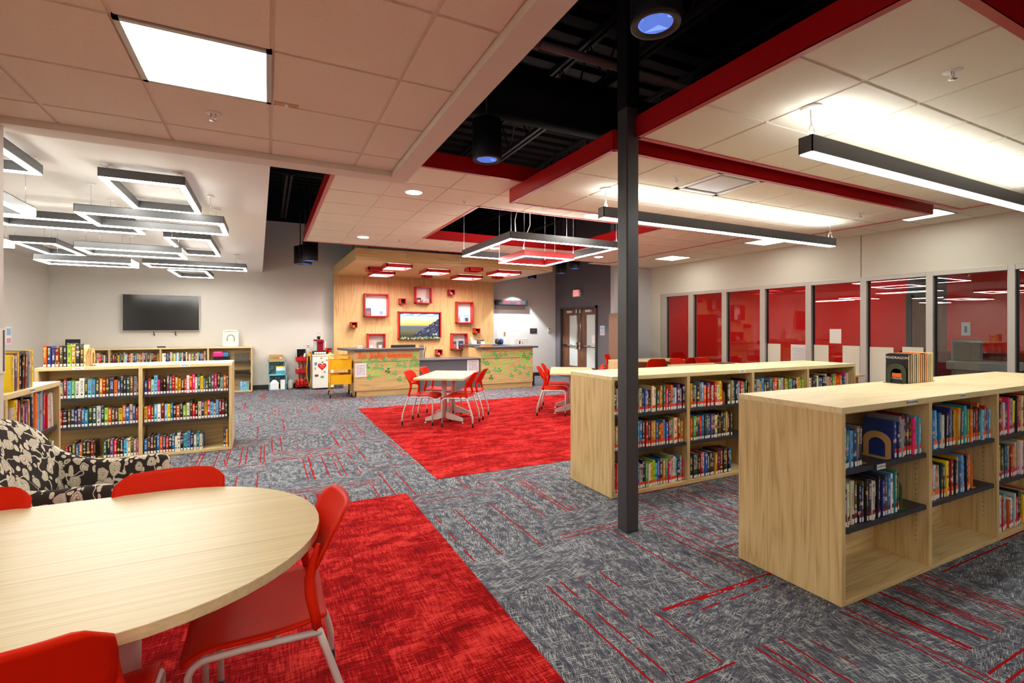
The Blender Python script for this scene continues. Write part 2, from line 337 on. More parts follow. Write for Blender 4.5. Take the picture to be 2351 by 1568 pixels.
def struct(o, label=None):
    o['kind'] = 'structure'
    if label: o['label'] = label
    return o
def dup(root, loc, rz, label, group=None):
    r = root.copy(); COL.objects.link(r); r.location = loc; r.rotation_euler = (0, 0, rz); r['label'] = label
    if group: r['group'] = group
    for ch in list(root.children):
        c = ch.copy(); COL.objects.link(c); c.parent = r
        for g in ch.children:
            d = g.copy(); COL.objects.link(d); d.parent = c
    return r
def text(body, size, loc, rot, m, parent=None, ext=.001, name='lettering', align='CENTER', off=0):
    cu = bpy.data.curves.new(name, 'FONT'); cu.body = body; cu.size = size; cu.extrude = ext; cu.align_x = align; cu.align_y = 'CENTER'; cu.resolution_u = 3; cu.offset = off
    tmp = bpy.data.objects.new('tmp', cu); COL.objects.link(tmp); dg = bpy.context.evaluated_depsgraph_get(); dg.update()
    me = bpy.data.meshes.new_from_object(tmp.evaluated_get(dg)); bpy.data.objects.remove(tmp); me.name = name
    me.materials.clear(); me.materials.append(m)
    o = bpy.data.objects.new(name, me); COL.objects.link(o); o.location = loc; o.rotation_euler = rot
    if parent: o.parent = parent
    return o
def arc(c, r, a0, a1, n, pl='xz', y=0):
    return [(c[0] + r * math.cos(a0 + (a1 - a0) * i / n), y, c[1] + r * math.sin(a0 + (a1 - a0) * i / n)) for i in range(n + 1)]

# ================================================================ THE SHELL
mb = MB().box(-6, 14.5, -4.2, 15.2, -.1, 0); struct(mb.build('floor', carpet), 'grey plank carpet floor with thin red stripes')
mb = MB().box(1.5, 6.9, 4.66, 9.385, 0, .004); struct(mb.build('floor', redcarpet), 'bright red carpet field under the square tables')
mb = MB().box(-3.2, 1.12, -4.0, 4.38, 0, .004); struct(mb.build('floor', redcarpet), 'bright red carpet field under the oval table')
def wall(name, x0, x1, y0, y1, z0, z1, m, label=None): return struct(MB().box(x0, x1, y0, y1, z0, z1).build(name, m), label)
wall('wall_back', -4.27, 8.47, 13.45, 13.65, 0, 4.14, wallp, 'pale grey back wall')
wall('wall_back', -4.27, 8.47, 13.45, 13.65, 4.14, 5.0, blackdeck, 'black painted top of the back wall')
wall('wall_left', -4.27, -4.07, 4.2, 13.45, 0, 3.2, wallp, 'pale left wall of the reading nook')
wall('wall_left', -4.27, -1.49, 4.02, 4.2, 0, 2.95, wallp, 'pier wall at the left edge')
wall('wall_left', -3.4, -3.2, -4.2, 4.02, 0, 2.95, wallp, 'left wall beside the oval table')
wall('wall_front', -3.4, 9.6, -4.2, -4.0, 0, 5.0, wallp, 'wall behind the camera')
# door wall (x = 8.27) with the door opening y 11.2 - 13.11
DW = 8.27
wall('wall_right', DW, DW + .15, 13.11, 13.45, 0, 5.0, walld); wall('wall_right', DW, DW + .15, 10.43, 11.2, 0, 5.0, walld)
wall('wall_right', DW, DW + .15, 11.2, 13.11, 2.13, 5.0, walld)
wall('wall_far_right', 8.12, 9.5, 10.28, 10.43, 0, 5.0, wallg)
GX = 9.36
wall('wall_glass', GX, GX + .14, -4.2, 10.28, 2.39, 5.0, wallw, 'pale wall band over the glass partition')
wall('wall_glass', GX, GX + .14, -4.2, 10.28, 0, .1, wallw)
wall('wall_glass', GX, GX + .14, 9.9, 10.28, .1, 2.39, wallw)
struct(MB().box(GX - .004, GX, 4.975, 4.983, 2.39, 3.13).build('trim_1', mat('wall_joint', srgb(96, 92, 84), .8)), 'thin vertical joint in the wall over the glass')
# baseboards
for nm, a in (('baseboard_back', (-4.07, DW, 13.435, 13.45)), ('baseboard_right', (DW - .015, DW, 10.28, 11.2)), ('baseboard_right', (DW - .015, DW, 13.11, 13.435)),
              ('baseboard_far_right', (8.12, GX, 10.265, 10.28)), ('baseboard_left', (-4.07, -4.055, 4.2, 13.435))):
    struct(MB().box(*a, 0, .11).build(nm, base_m))
# room behind the glass
wall('wall_red', 12.9, 13.1, 5.9, 14.2, 0, 3.2, wallred, 'red wall of the room behind the glass')
wall('wall_red', GX + .14, 13.1, 14.2, 14.4, 0, 3.2, wallred)
wall('wall_red', 12.9, 13.1, -4.2, 5.9, 0, 3.2, walldk); wall('wall_red', 12.2, 12.9, 3.6, 4.9, 0, 3.2, wallred)
struct(MB().box(GX + .14, 13.1, -4.2, 14.4, 2.98, 3.1).build('ceiling', walldk), 'dim ceiling of the room behind the glass')
d = struct(bpy.data.objects.new('door_3', None), 'brown door in the room behind the glass'); COL.objects.link(d)
MB().box(12.86, 12.9, 4.95, 5.8, 0, 2.15).build('door_leaf', door_wood, d); MB().box(12.84, 12.9, 5.8, 5.9, 0, 2.25).box(12.84, 12.9, 4.9, 4.95, 0, 2.25).build('door_frame', base_m, d)

# glazing bars, panes
mull = [(9.69, 9.87), (8.77, 8.925), (7.80, 7.925), (6.83, 6.95), (5.855, 5.967), (4.884, 4.985), (3.93, 4.02), (2.985, 3.06), (2.0, 2.08), (1.02, 1.1), (.04, .12), (-.94, -.86)]
for i in range(len(mull) - 1):
    y1, y0 = mull[i][0], mull[i + 1][1]
    wn = struct(bpy.data.objects.new('window_%d' % (i + 1), None), 'tall glass partition pane number %d counted from the far end' % (i + 1)); COL.objects.link(wn)
    MB().box(GX + .055, GX + .06, y0 + .02, y1 - .012, .14, 2.312).build('pane', glass, wn)
    f = MB().box(GX - .02, GX + .10, y1, mull[i][1], .1, 2.39); f.box(GX - .02, GX + .1, y0, y1, 2.315, 2.39); f.box(GX - .02, GX + .1, y0, y1, .1, .14)
    f.mi = 1; f.box(GX + .03, GX + .085, y1 - .012, y1, .14, 2.315); f.mi = 2; f.box(GX + .02, GX + .05, y0, y0 + .02, .14, 2.315)
    f.build('window_frame', [alum, base_m, alum], wn, bevel=.003)

# ---- ceilings
def tiled(x0, y0, nx, ny, z, s=.6096, label='', skip=(), x1=None, y1=None, ox=0, oy=0):
    """tegular lay-in ceiling: a tee plane with one raised tile per cell"""
    X1 = x1 if x1 is not None else x0 + nx * s; Y1 = y1 if y1 is not None else y0 + ny * s
    root = bpy.data.objects.new('ceiling', None); COL.objects.link(root); struct(root, label)
    t = MB(); g = MB()
    xs = [x0 + ox + i * s for i in range(-1, nx + 2)]; ys = [y0 + oy + i * s for i in range(-1, ny + 2)]
    for i in range(len(xs) - 1):
        for j in range(len(ys) - 1):
            a, b, c, d = max(xs[i], x0), min(xs[i + 1], X1), max(ys[j], y0), min(ys[j + 1], Y1)
            if b - a < .03 or d - c < .03: continue
            mx, my = (a + b) / 2, (c + d) / 2
            if any(q[0] < mx < q[1] and q[2] < my < q[3] for q in skip): continue
            g.box(a, b, c, d, z + .009, z + .02)
            t.box(a + .011, b - .011, c + .011, d - .011, z, z + .012)
    t.build('ceiling_tile', tile_m, root, bevel=.0); g.build('ceiling_grid', tee_m, root)
    return root
ZC, ZA, ZD, ZS = 3.045, 2.895, 3.13, 2.807
S2 = .6096
# high level cloud with the square opening over the pendant
op2 = (2.412, 5.458, 5.79, 8.228); diff2 = (6.07, 6.68, 7.01, 7.62)
tiled(.581, 4.571, 11, 8, ZC, S2, 'tiled ceiling cloud with red edges', skip=(op2,))
# lower clouds A and B on the right
difA = (3.649, 4.259, 3.08, 3.69)
tiled(2.43, .99, 8, 3, ZA, S2, 'lower tiled ceiling cloud nearest the camera'); tiled(2.43, 3.08, 8, 3, ZA, S2, 'lower tiled ceiling cloud beyond the gap', skip=(difA,))
pl1 = (8.17, 8.78, 3.40, 4.01); pl2 = (8.17, 8.78, 8.276, 8.886); pl3 = (8.17, 8.78, 5.838, 6.448)
tiled(7.29, -4.0, 4, 24, ZD, S2, 'perimeter tiled ceiling along the glass wall', x1=GX, y1=10.28, ox=.27, oy=.084, skip=(pl1, pl2, pl3))
tiled(2.43, -3.4, 8, 6, ZA, S2, 'tiled ceiling cloud behind the camera')
# foreground lay-in ceiling inside its soffit
pls = (-.5896, .02, 2.6, 3.2); pls_fill = (-.5896, .02, .15, .76); pls_fill_left = (-2.42, -1.81, .15, .76)
tiled(-3.2, -4.0, 7, 14, ZS, S2, 'foreground tiled ceiling inside a painted soffit', x1=.934, y1=4.125, ox=.172, oy=.494, skip=(pls, pls_fill, pls_fill_left))

so = MB().box(.934, 1.078, -4.2, 4.289, 2.762, 3.0).box(-3.2, .934, 4.125, 4.289, 2.762, 3.0)
struct(so.build('ceiling', soff), 'painted soffit framing the foreground ceiling')
E_ = MB().prism([(-4.07, 4.2), (.026, 4.2), (-.11, 13.45), (-4.07, 13.45)], 2.86, 3.25)
struct(E_.build('ceiling', white_c), 'smooth white ceiling over the reading nook')
struct(MB().box(-6, 9.6, -4.2, 13.65, 4.9, 5.0).build('ceiling', blackdeck), 'black painted roof deck above the open ceiling')
tn = [1]
def fascia(x0, x1, y0, y1, z, out, lab, h=.15):
    """6 inch red edge trim, out = side it faces"""
    mb = MB(); e = .012
    if out in '+x-x':
        x = x0; sgn = 1 if out == '+x' else -1
        mb.box(min(x, x + sgn * e), max(x, x + sgn * e), y0, y1, z - .004, z + h).box(min(x - sgn * .03, x + sgn * e), max(x - sgn * .03, x + sgn * e), y0, y1, z - .006, z + .001)
    else:
        y = y0; sgn = 1 if out == '+y' else -1
        mb.box(x0, x1, min(y, y + sgn * e), max(y, y + sgn * e), z - .004, z + h).box(x0, x1, min(y - sgn * .03, y + sgn * e), max(y - sgn * .03, y + sgn * e), z - .006, z + .001)
    tn[0] += 1; struct(mb.build('trim_%d' % tn[0], red_trim), lab)
for z, (a, b, c, d), nm in ((ZC, (.581, 7.287, 4.571, 9.448), 'high ceiling cloud'), (ZA, (2.43, 7.307, .99, 2.819), 'near low cloud'), (ZA, (2.43, 7.307, 3.08, 4.909), 'far low cloud')):
    fascia(a, a, c, d, z, '-x', 'red left edge trim of the ' + nm); fascia(b, b, c, d, z, '+x', 'red right edge trim of the ' + nm)
    fascia(a, b, c, c, z, '-y', 'red near edge trim of the ' + nm); fascia(a, b, d, d, z, '+y', 'red far edge trim of the ' + nm)
a, b, c, d = op2
fascia(a, a, c, d, ZC, '+x', 'red left side of the square ceiling opening'); fascia(b, b, c, d, ZC, '-x', 'red right side of the square ceiling opening')
fascia(a, b, c, c, ZC, '+y', 'red near side of the square ceiling opening'); fascia(a, b, d, d, ZC, '-y', 'red far side of the square ceiling opening')

# ---- things in the dark plenum
dk = MB()
for i in range(46): dk.box(-.2 + 0, 9.3, -1 + i * .30, -.86 + i * .30, 4.84, 4.9)
struct(dk.build('ceiling', mat('deck_rib_paint', srgb(23, 19, 21), .7, spec=.2)), 'ribs of the corrugated roof deck')
joist_m = mat('joist_paint', srgb(30, 27, 30), .6, spec=.3)
def truss(x, y0, y1, lab):
    t = thing('roof_truss', lab, 'truss', (x, y0, 4.2), 0, 'open web roof trusses'); L = y1 - y0
    MB().box(-.06, -.02, 0, L, .58, .64).box(.02, .06, 0, L, .58, .64).build('top_chord', joist_m, t); MB().box(-.06, -.02, 0, L, 0, .05).box(.02, .06, 0, L, 0, .05).build('bottom_chord', joist_m, t)
    wb = MB(); n = int(L / .6)
    for i in range(n): wb.tube([(0, i * .6, .03), (0, i * .6 + .3, .6), (0, i * .6 + .6, .03)], .014, 6)
    wb.build('web', joist_m, t)
for x, w_ in ((.35, 'leftmost, over the gap beside the white ceiling'), (1.75, 'second from the left'), (3.35, 'above the square opening'), (5.0, 'fourth from the left'), (6.6, 'rightmost, nearest the glass wall')):
    truss(x, .2, 13.3, 'dark open web roof truss, ' + w_)
tag(MB().tube([(0.9, 4.9, 4.1), (9, 4.9, 4.1)], .28, 20).build('air_duct', blackdeck), 'fat black round air duct crossing the open ceiling', 'duct')
tag(MB().tube([(0.2, 8.9, 4.25), (9, 8.9, 4.25)], .22, 20).build('air_duct', blackdeck), 'black round duct farther back near the desk', 'duct')
pp = thing('sprinkler_pipe', 'dull grey pipe with a tee joint near the dark column', 'pipe')
MB().tube([(.2, 3.55, 3.86), (6, 3.55, 3.86)], .034, 12).build('pipe_run', pipe_m, pp); MB().tube([(1.95, 3.55, 3.86), (1.95, 3.55, 4.6)], .024, 10).build('riser', pipe_m, pp)
MB().tube([(1.88, 3.55, 3.86), (2.02, 3.55, 3.86)], .05, 14).build('joint', pipe_m, pp)
gr = thing('return_grille', 'louvred metal air grille in the dark square opening', 'grille', (4.7, 12.9, 3.5))
MB().box(-.55, .55, -.02, .02, 0, .05).box(-.55, .55, -.02, .02, .62, .67).box(-.55, -.5, -.02, .02, 0, .67).box(.5, .55, -.02, .02, 0, .67).build('frame', grille, gr)
lv = MB()
for i in range(13): lv.box(-.5, .5, -.015, .015, .07 + i * .043, .095 + i * .043)
lv.build('louvre', grille, gr)

# ================================================================ LIGHT FIXTURES
def panel(cell, z, lab, grp=None):
    x0, x1, y0, y1 = cell; t = thing('ceiling_panel_light', lab, 'ceiling light', ((x0 + x1) / 2, (y0 + y1) / 2, z), 0, grp)
    h = (x1 - x0) / 2; MB().box(-h, h, -h, -h + .025, -.004, .03).box(-h, h, h - .025, h, -.004, .03).box(-h, -h + .025, -h, h, -.004, .03).box(h - .025, h, -h, h, -.004, .03).build('frame', alum, t)
    q = h - .025; MB().quad((-q, -q, .002), (-q, q, .002), (q, q, .002), (q, -q, .002)).build('diffuser', em_panel, t)
    MB().box(-h, h, -h, h, .03, .05).build('housing', white_m, t)
panel(pls, ZS, 'big bright square ceiling panel light in the foreground ceiling'); panel(pls_fill, ZS, 'square panel light overhead, out of the frame at the top'); panel(pls_fill_left, ZS, 'square panel light in the left part of the foreground ceiling')  # second and third panels are unseen, added to brighten the foreground
panel(pl1, ZD, 'square panel light partly hidden by the end of the far low cloud'); panel(pl3, ZD, 'square panel light partly hidden by the far linear light'); panel(pl2, ZD, 'farthest square panel light near the corner')
def downlight(x, y, z, lab):
    t = thing('round_downlight', lab, 'ceiling light', (x, y, z), 0, 'round recessed downlights'); MB().lathe([(.10, -.004), (.10, .0), (.088, .004), (.088, -.004), (.10, -.004)], cap=False).build('trim_ring', white_m, t)
    MB().lathe([(.0, -.001), (.087, -.001)], seg=20).build('diffuser', em_down, t)
for x, y, lab in ((1.496, 5.51, 'round downlight nearest the soffit corner'), (1.46, 8.6, 'round downlight toward the wooden canopy on the left'), (3.985, 5.55, 'round downlight just left of the dark column'), (3.955, 8.67, 'round downlight seen through the square ring light'), (6.45, 8.7, 'round downlight right of the square ring light')):
    downlight(x, y, ZC, lab)
def bar(x0, x1, y, z, lab, em_up=em_up, em_bar=em_bar):
    t = thing('linear_pendant_light', lab, 'pendant light', (x0, y, z), 0, 'long linear pendant lights'); L = x1 - x0; h = .105
    MB().box(0, L, -.045, -.039, 0, h).box(0, L, .039, .045, 0, h).box(0, .006, -.045, .045, 0, h).box(L - .006, L, -.045, .045, 0, h).build('housing', fixt, t)
    MB().box(.006, L - .006, -.039, .039, -.006, .003).build('diffuser', em_bar, t)
    MB().quad((.006, -.037, .095), (L - .006, -.037, .095), (L - .006, .037, .095), (.006, .037, .095)).build('uplight_diffuser', em_up, t)
    for a in (.06, L - .06):
        MB().lathe([(.06, ZA - z - .004), (.06, ZA - z - .012), (0, ZA - z - .02)], (a, 0, 0)).build('ceiling_canopy', white_m, t)
        MB().tube([(a, 0, ZA - z - .012), (a, 0, ZA - z - .09), (a, .03, h)], .0022, 5).tube([(a, 0, ZA - z - .09), (a, -.03, h)], .0022, 5).build('hanger_wire', chrome, t)
    MB().tube([(.05, 0, ZA - z - .01), (.066, .006, ZA - z - .07), (.056, -.004, ZA - z - .13), (.07, 0, h)], .005, 6).build('power_cord', white_m, t)
bar(3.03, 6.69, 1.935, 2.595, 'long graphite linear light at upper right, nearest'); bar(2.98, 6.82, 3.98, 2.595, 'long graphite linear light crossing behind the dark column')
bar(3.03, 6.69, -1.6, 2.595, 'long graphite linear light behind the camera'); ZA_, ZA = ZA, ZS  # unseen bar added for light from behind on the near shelf fronts
bar(-2.6, .4, -1.2, 2.35, 'long graphite linear light behind the camera under the foreground ceiling', em_fill_up, em_fill_bar); bar(-2.6, .4, -2.9, 2.35, 'second long linear light behind the camera under the foreground ceiling', em_fill_up, em_fill_bar); ZA = ZA_  # two unseen bars added to lift the foreground ceiling, mostly by uplight
def ring(name, x0, x1, y0, y1, z, lab, cat='pendant light', grp=None, hm=None, em=None, wdt=.052, h=.075, top=None, wires=None, updn=False):
    t = thing(name, lab, cat, ((x0 + x1) / 2, (y0 + y1) / 2, z), 0, grp); a, b = (x1 - x0) / 2, (y1 - y0) / 2; hm = hm or fixt; em = em or em_ring
    f = MB(); e = .004
    f.box(-a, a, -b, -b + e, 0, h).box(-a, a, b - e, b, 0, h).box(-a, -a + e, -b, b, 0, h).box(a - e, a, -b, b, 0, h)
    p_, q_ = a - wdt, b - wdt
    f.box(-p_, p_, -q_ - e, -q_, 0, h).box(-p_, p_, q_, q_ + e, 0, h).box(-p_ - e, -p_, -q_ - e, q_ + e, 0, h).box(p_, p_ + e, -q_ - e, q_ + e, 0, h)
    if not updn: f.box(-a, a, -b, -q_, h - .004, h).box(-a, a, q_, b, h - .004, h).box(-a, -p_, -q_, q_, h - .004, h).box(p_, a, -q_, q_, h - .004, h)
    f.build('housing', hm, t)
    o1, i1 = (a - e, b - e), (p_ + e, q_ + e); zz = .004
    def strip(mb, zq, up):
        for (x_0, x_1, y_0, y_1) in ((-o1[0], o1[0], -o1[1], -i1[1]), (-o1[0], o1[0], i1[1], o1[1]), (-o1[0], -i1[0], -i1[1], i1[1]), (i1[0], o1[0], -i1[1], i1[1])):
            mb.box(x_0, x_1, y_0, y_1, zq if up else -.009, h if up else zq)
        return mb
    strip(MB(), zz, False).build('diffuser', em, t)
    if updn: strip(MB(), h - .006, True).build('uplight_diffuser', em_pup, t)
    if top is not None:
        H_ = top - z
        for sx, sy in (wires or ((-.8, -1), (.8, -1), (-.8, 1), (.8, 1))):
            wx, wy = sx * a if abs(sx) < 1 else math.copysign(a - wdt / 2, sx), sy * b if abs(sy) < 1 else math.copysign(b - wdt / 2, sy)
            MB().tube([(wx, wy, h), (wx, wy, H_)], .0018, 5).build('hanger_wire', chrome, t)
            if cat == 'pendant light' and top < 3: MB().lathe([(0, H_ - .012), (.035, H_ - .008), (.038, H_ - .001), (0, H_ - .001)], (wx, wy, 0), 14).build('ceiling_canopy', white_m, t)
    return t
G = 'rectangular frame pendants over the reading nook'; T = 2.86
ring('frame_pendant_light', -1.256, -.65, 5.15, 6.37, 2.75, 'wide dark frame light mounted closest to the white ceiling', grp=G, top=T)
ring('frame_pendant_light', -1.615, -.405, 5.9, 6.6, 2.58, 'long flat frame light crossing in front of the wide one', grp=G, top=T)
ring('frame_pendant_light', -2.62, -1.339, 6.82, 7.415, 2.65, 'frame light half hidden behind the long front one', grp=G, top=T)
ring('frame_pendant_light', -2.25, -1.627, 4.56, 5.25, 2.735, 'frame light cut off by the pier at upper left', grp=G, top=T)
ring('frame_pendant_light', -2.4, -1.775, 4.95, 5.59, 2.45, 'lower frame light cut off by the pier on the left', grp=G, top=T)
ring('frame_pendant_light', -1.28, -.73, 8.16, 9.93, 2.75, 'small frame light high behind the long front one', grp=G, top=T)
ring('frame_pendant_light', -2.045, -.98, 7.47, 8.055, 2.45, 'low frame light in the middle of the cluster', grp=G, top=T)
ring('frame_pendant_light', -1.933, -.358, 10.41, 11.0, 2.62, 'long thin frame light at the far right of the cluster', grp=G, top=T)
ring('frame_pendant_light', -1.69, -1.054, 11.15, 12.57, 2.6, 'farthest small frame light near the television', grp=G, top=T)
ring('frame_pendant_light', -2.75, -1.718, 8.545, 9.063, 2.4, 'lowest frame light at the far left of the cluster', grp=G, top=T)
ring('frame_pendant_light', -2.93, -2.48, 8.40, 9.61, 2.6, 'frame light behind the lowest one on the left', grp=G, top=T)
ring('frame_pendant_light', -3.6, -2.82, 7.7, 8.25, 2.5, 'frame light just showing at the pier edge, far left', grp=G, top=T)
ring('square_ring_pendant', 2.915, 4.745, 5.895, 7.72, 2.70, 'large graphite square ring light hung in the ceiling opening', top=4.84, wires=((-.97, -.97), (.97, -.97), (-.97, .97), (.97, .97), (0, -.97)), updn=True, em=em_pend, h=.10, wdt=.05)
ring('square_ring_pendant', 3.475, 4.39, 6.56, 7.48, 2.595, 'smaller red square ring light inside the large one', hm=redbright, top=4.84, wires=((-.97, -.97), (.97, -.97), (-.97, .97), (.97, .97)), updn=True, em=em_pend, h=.09, wdt=.05)
for pts, lab in (([(3.0, 5.86, 3.3), (3.02, 5.88, 3.1), (2.99, 5.9, 2.95), (3.01, 5.92, 2.80)], 'wavy white cord at the left corner of the square ring light'),
                 ([(3.3, 6.2, 3.5), (3.36, 6.2, 3.46), (3.42, 6.25, 3.5), (3.42, 6.27, 3.2), (3.44, 6.3, 3.0), (3.42, 6.4, 2.85), (3.48, 6.6, 2.7)], 'wavy white cord feeding the small red ring light')):
    tag(MB().tube(pts, .006, 6).build('power_cord', white_m), lab, 'cord')
# black can pendants with blue lenses
def can(x, y, z, r, h, lab, stem=True):
    t = thing('can_pendant_light', lab, 'pendant light', (x, y, z), 0, 'black cylinder pendants with blue lenses')
    MB().lathe([(r * .68, .012), (r * .8, .0), (r * .97, 0), (r, .015), (r, h), (0, h)], seg=32).build('housing', black_m, t)
    MB().lathe([(0, .05), (r * .4, .035), (r * .68, .012)], seg=28).build('lens', em_blue, t)
    if stem: MB().tube([(0, 0, h), (0, 0, 4.85 - z)], .012, 8).build('stem', black_m, t)
can(1.735, 1.87, 3.0, .125, .3, 'black can light with blue lens over the column top'); can(1.886, 4.317, 3.1, .14, .38, 'black can light with blue lens in the dark opening')
can(.80, 11.0, 2.89, .15, .42, 'nearest of three black can lights beside the wood canopy'); can(.76, 11.9, 2.93, .14, .42, 'middle of three black can lights beside the wood canopy'); can(.70, 12.7, 3.02, .14, .42, 'farthest of three black can lights beside the wood canopy')
can(6.6, 10.45, 2.87, .13, .36, 'black can light in front of the charcoal wall, left of two'); can(6.6, 9.85, 2.92, .13, .36, 'black can light in front of the charcoal wall, right of two'); can(6.95, 12.6, 2.95, .13, .36, 'black can light throwing a pool of light on the grey wall')
def spot(x, y, z, e, ang, c=(1, .97, .92), blend=.25, tgt=None):
    l = bpy.data.lights.new('can_lamp', 'SPOT'); l.energy = e; l.spot_size = math.radians(ang); l.spot_blend = blend; l.color = c; l.shadow_soft_size = .05
    o = bpy.data.objects.new('can_lamp', l); COL.objects.link(o); o.location = (x, y, z)
    if tgt: o.rotation_euler = (Vector(tgt) - Vector((x, y, z))).to_track_quat('-Z', 'Y').to_euler()
spot(6.75, 12.95, 2.94, 150, 88, (.86, .93, 1), .18); spot(.76, 11.9, 2.9, 24, 110); spot(6.6, 10.1, 2.85, 30, 110); spot(1.886, 4.317, 3.08, 40, 90)
# air diffusers
def diffuser(cell, z, lab):
    x0, x1, y0, y1 = cell; t = thing('air_diffuser', lab, 'air diffuser', ((x0 + x1) / 2, (y0 + y1) / 2, z)); h = .295
    MB().box(-h, h, -h, -h + .05, -.003, .01).box(-h, h, h - .05, h, -.003, .01).box(-h, -h + .05, -h, h, -.003, .01).box(h - .05, h, -h, h, -.003, .01).build('frame', white_m, t)
    MB().box(-.25, .25, -.25, .25, .06, .08).build('housing', black_m, t)
    g = MB(); q = .205; g.quad((-q, -q, .0), (-q, q, .0), (q, q, .0), (q, -q, .0)); 
    for a, b in (((-q, -q), (q, -q)), ((q, -q), (q, q)), ((q, q), (-q, q)), ((-q, q), (-q, -q))): g.quad((a[0], a[1], 0), (b[0], b[1], 0), (b[0] * 1.12, b[1] * 1.12, .03), (a[0] * 1.12, a[1] * 1.12, .03))
    g.build('face_plate', alum, t)
diffuser(difA, ZA, 'square metal air diffuser beside the red gap in the ceiling'); 
def sprinkler(x, y, z, lab):
    t = thing('fire_sprinkler', lab, 'sprinkler', (x, y, z), 0, 'ceiling sprinkler heads')
    MB().lathe([(.0, -.004), (.035, -.004), (.045, 0)], seg=18).build('escutcheon', white_m, t); MB().tube([(-.012, 0, -.004), (-.014, 0, -.03), (0, 0, -.045), (.014, 0, -.03), (.012, 0, -.004)], .0035, 6).build('yoke', chrome, t)
    MB().lathe([(0, -.048), (.02, -.046), (.02, -.044), (0, -.044)], seg=12).build('deflector', chrome, t)
for x, y, z, lab in ((3.35, 1.32, ZA, 'sprinkler head at upper right above the near linear light'), (6.47, 3.45, ZA, 'sprinkler head near the far end of the gap in the ceiling'), (3.39, 3.385, ZA, 'sprinkler head left of the air diffuser'), (2.13, 5.54, ZC, 'sprinkler head behind the dark opening'), (2.05, 8.47, ZC, 'sprinkler head above the wood canopy'), (-.296, 3.5, ZS, 'sprinkler head below the big square panel light')): sprinkler(x, y, z, lab)
t = thing('test_switch', 'small beige switch plate set in the foreground ceiling', 'switch', (.10, 3.17, ZS)); MB().box(-.065, .065, -.02, .02, -.004, 0).build('plate', tan, t); MB().box(-.01, .01, -.01, .01, -.014, -.004).build('toggle', white_m, t)

# ================================================================ COLUMN
c_ = thing('steel_column', 'dark grey square steel column standing between the bookcases', 'column', (2.388, 2.862, 0))
MB().box(-.055, .055, -.055, .055, 0, 4.9).build('shaft', char, c_, bevel=.008)
MB().box(-.0565, .0565, -.0565, .0565, 3.10, 4.9).build('upper_shaft', blackdeck, c_)

# ================================================================ BOOKCASES
HC = 1.067; BZ = (.722, .403, .035)      # top, middle, bottom shelf surfaces
def bookcase(name, label, loc, rz, widths, depth, group=None, double=True, shelves=None, holes=False, top_overlap=0):
    """local x along the case, y from the front face (0) backwards, z up"""
    t = thing(name, label, 'bookcase', loc, rz, group); L = sum(widths); th = .032
    MB().box(0, th, 0, depth, .004, HC - th).build('end_panel', oak_z, t, bevel=.0015); MB().box(L - th, L, 0, depth, .004, HC - th).build('end_panel', oak_z, t, bevel=.0015)
    x = 0
    for i, wd in enumerate(widths):
        MB().box(x + .0006, x + wd - .0006, 0, depth, HC - th, HC).build('top_panel', top_x, t, bevel=.001)
        MB().box(x + (th if i == 0 else .018), x + wd - (th if i == len(widths) - 1 else .018), .0, .02, HC - th - .004, HC - th).build('front_rail', oak_x, t)
        if i: MB().box(x - .018, x - .0005, 0, depth, .004, HC - th).box(x + .0005, x + .018, 0, depth, .004, HC - th).build('divider', oak_z, t, bevel=.001)
        a, b = x + (th if i == 0 else .018), x + wd - (th if i == len(widths) - 1 else .018)
        MB().box(a, b, 0, depth, .004, .035).build('bottom_panel', oak_x, t, bevel=.001)
        bk = depth / 2 if double else depth - .015
        MB().box(a, b, bk - .008, bk + .008, .035, HC - th).build('back_panel', oak_x, t)
        for q, zq in enumerate(BZ[:2]):
            if shelves and not shelves[i][q]: continue
            MB().box(a + .001, b - .001, .012, bk - .01, zq - .027, zq).build('shelf', shelf_m, t, bevel=.002)
        if holes:
            hb = MB()
            for yy_ in (.07, bk - .06):
                for q in range(24): hb.box(b - .0012, b + .001, yy_ - .0025, yy_ + .0025, .16 + q * .032, .165 + q * .032)
            hb.build('peg_holes', base_m, t)
        x += wd
    MB().box(.02, L - .02, .02, depth - .02, 0, .004).build('base', base_m, t)
    return t
near = bookcase('library_bookcase', 'nearest oak bookcase at lower right with half empty bays', (2.735, 1.548, 0), 0, (.918, .918, .918, .918), .64, 'double sided oak bookcases', holes=True)
midc = bookcase('library_bookcase', 'oak bookcase standing just behind the dark column', (2.687, 3.435, 0), 0, (.914, .914, .914, .914), .65, 'double sided oak bookcases', shelves=((1, 1),) * 4)
leftc = bookcase('library_bookcase', 'oak bookcase in the middle of the reading nook', (-2.215, 6.92, 0), math.radians(.6), (.912, .912), .62, 'double sided oak bookcases')
smallc = bookcase('library_bookcase', 'short single oak bookcase behind the floral armchair', (-1.49, 4.225, 0), PI / 2, (.93,), .33, double=False)
backc = bookcase('library_bookcase', 'long low oak bookcase against the back wall under the television', (-3.89, 13.08, 0), 0, (.893, .893, .893, .893), .33, double=False)
# printed tape labels on the front edges
def tape(parent, x, z, s_, w_=.1, nm='label'):
    o = MB().box(x - w_ / 2, x + w_ / 2, -.0025, -.0005, z - .014, z + .014).build('shelf_label', white_m, parent)
    o['label'] = 'white label reading ' + s_.lower()
    text(s_, .019, (x, -.003, z), (PI / 2, 0, 0), black_m, o, .0002)
tape(near, .70, HC - .016, 'PARANORMAL'); tape(near, 1.33, HC - .016, 'SPORTS', .07); tape(near, .37, .709, 'HORROR', .085)
tape(midc, 1.66, HC - .016, 'NEW'); tape(leftc, .36, HC - .016, 'SCI-FI'); tape(leftc, 1.34, HC - .016, 'MYSTERY'); tape(smallc, .40, HC - .016, 'GRAPHIC', .08)

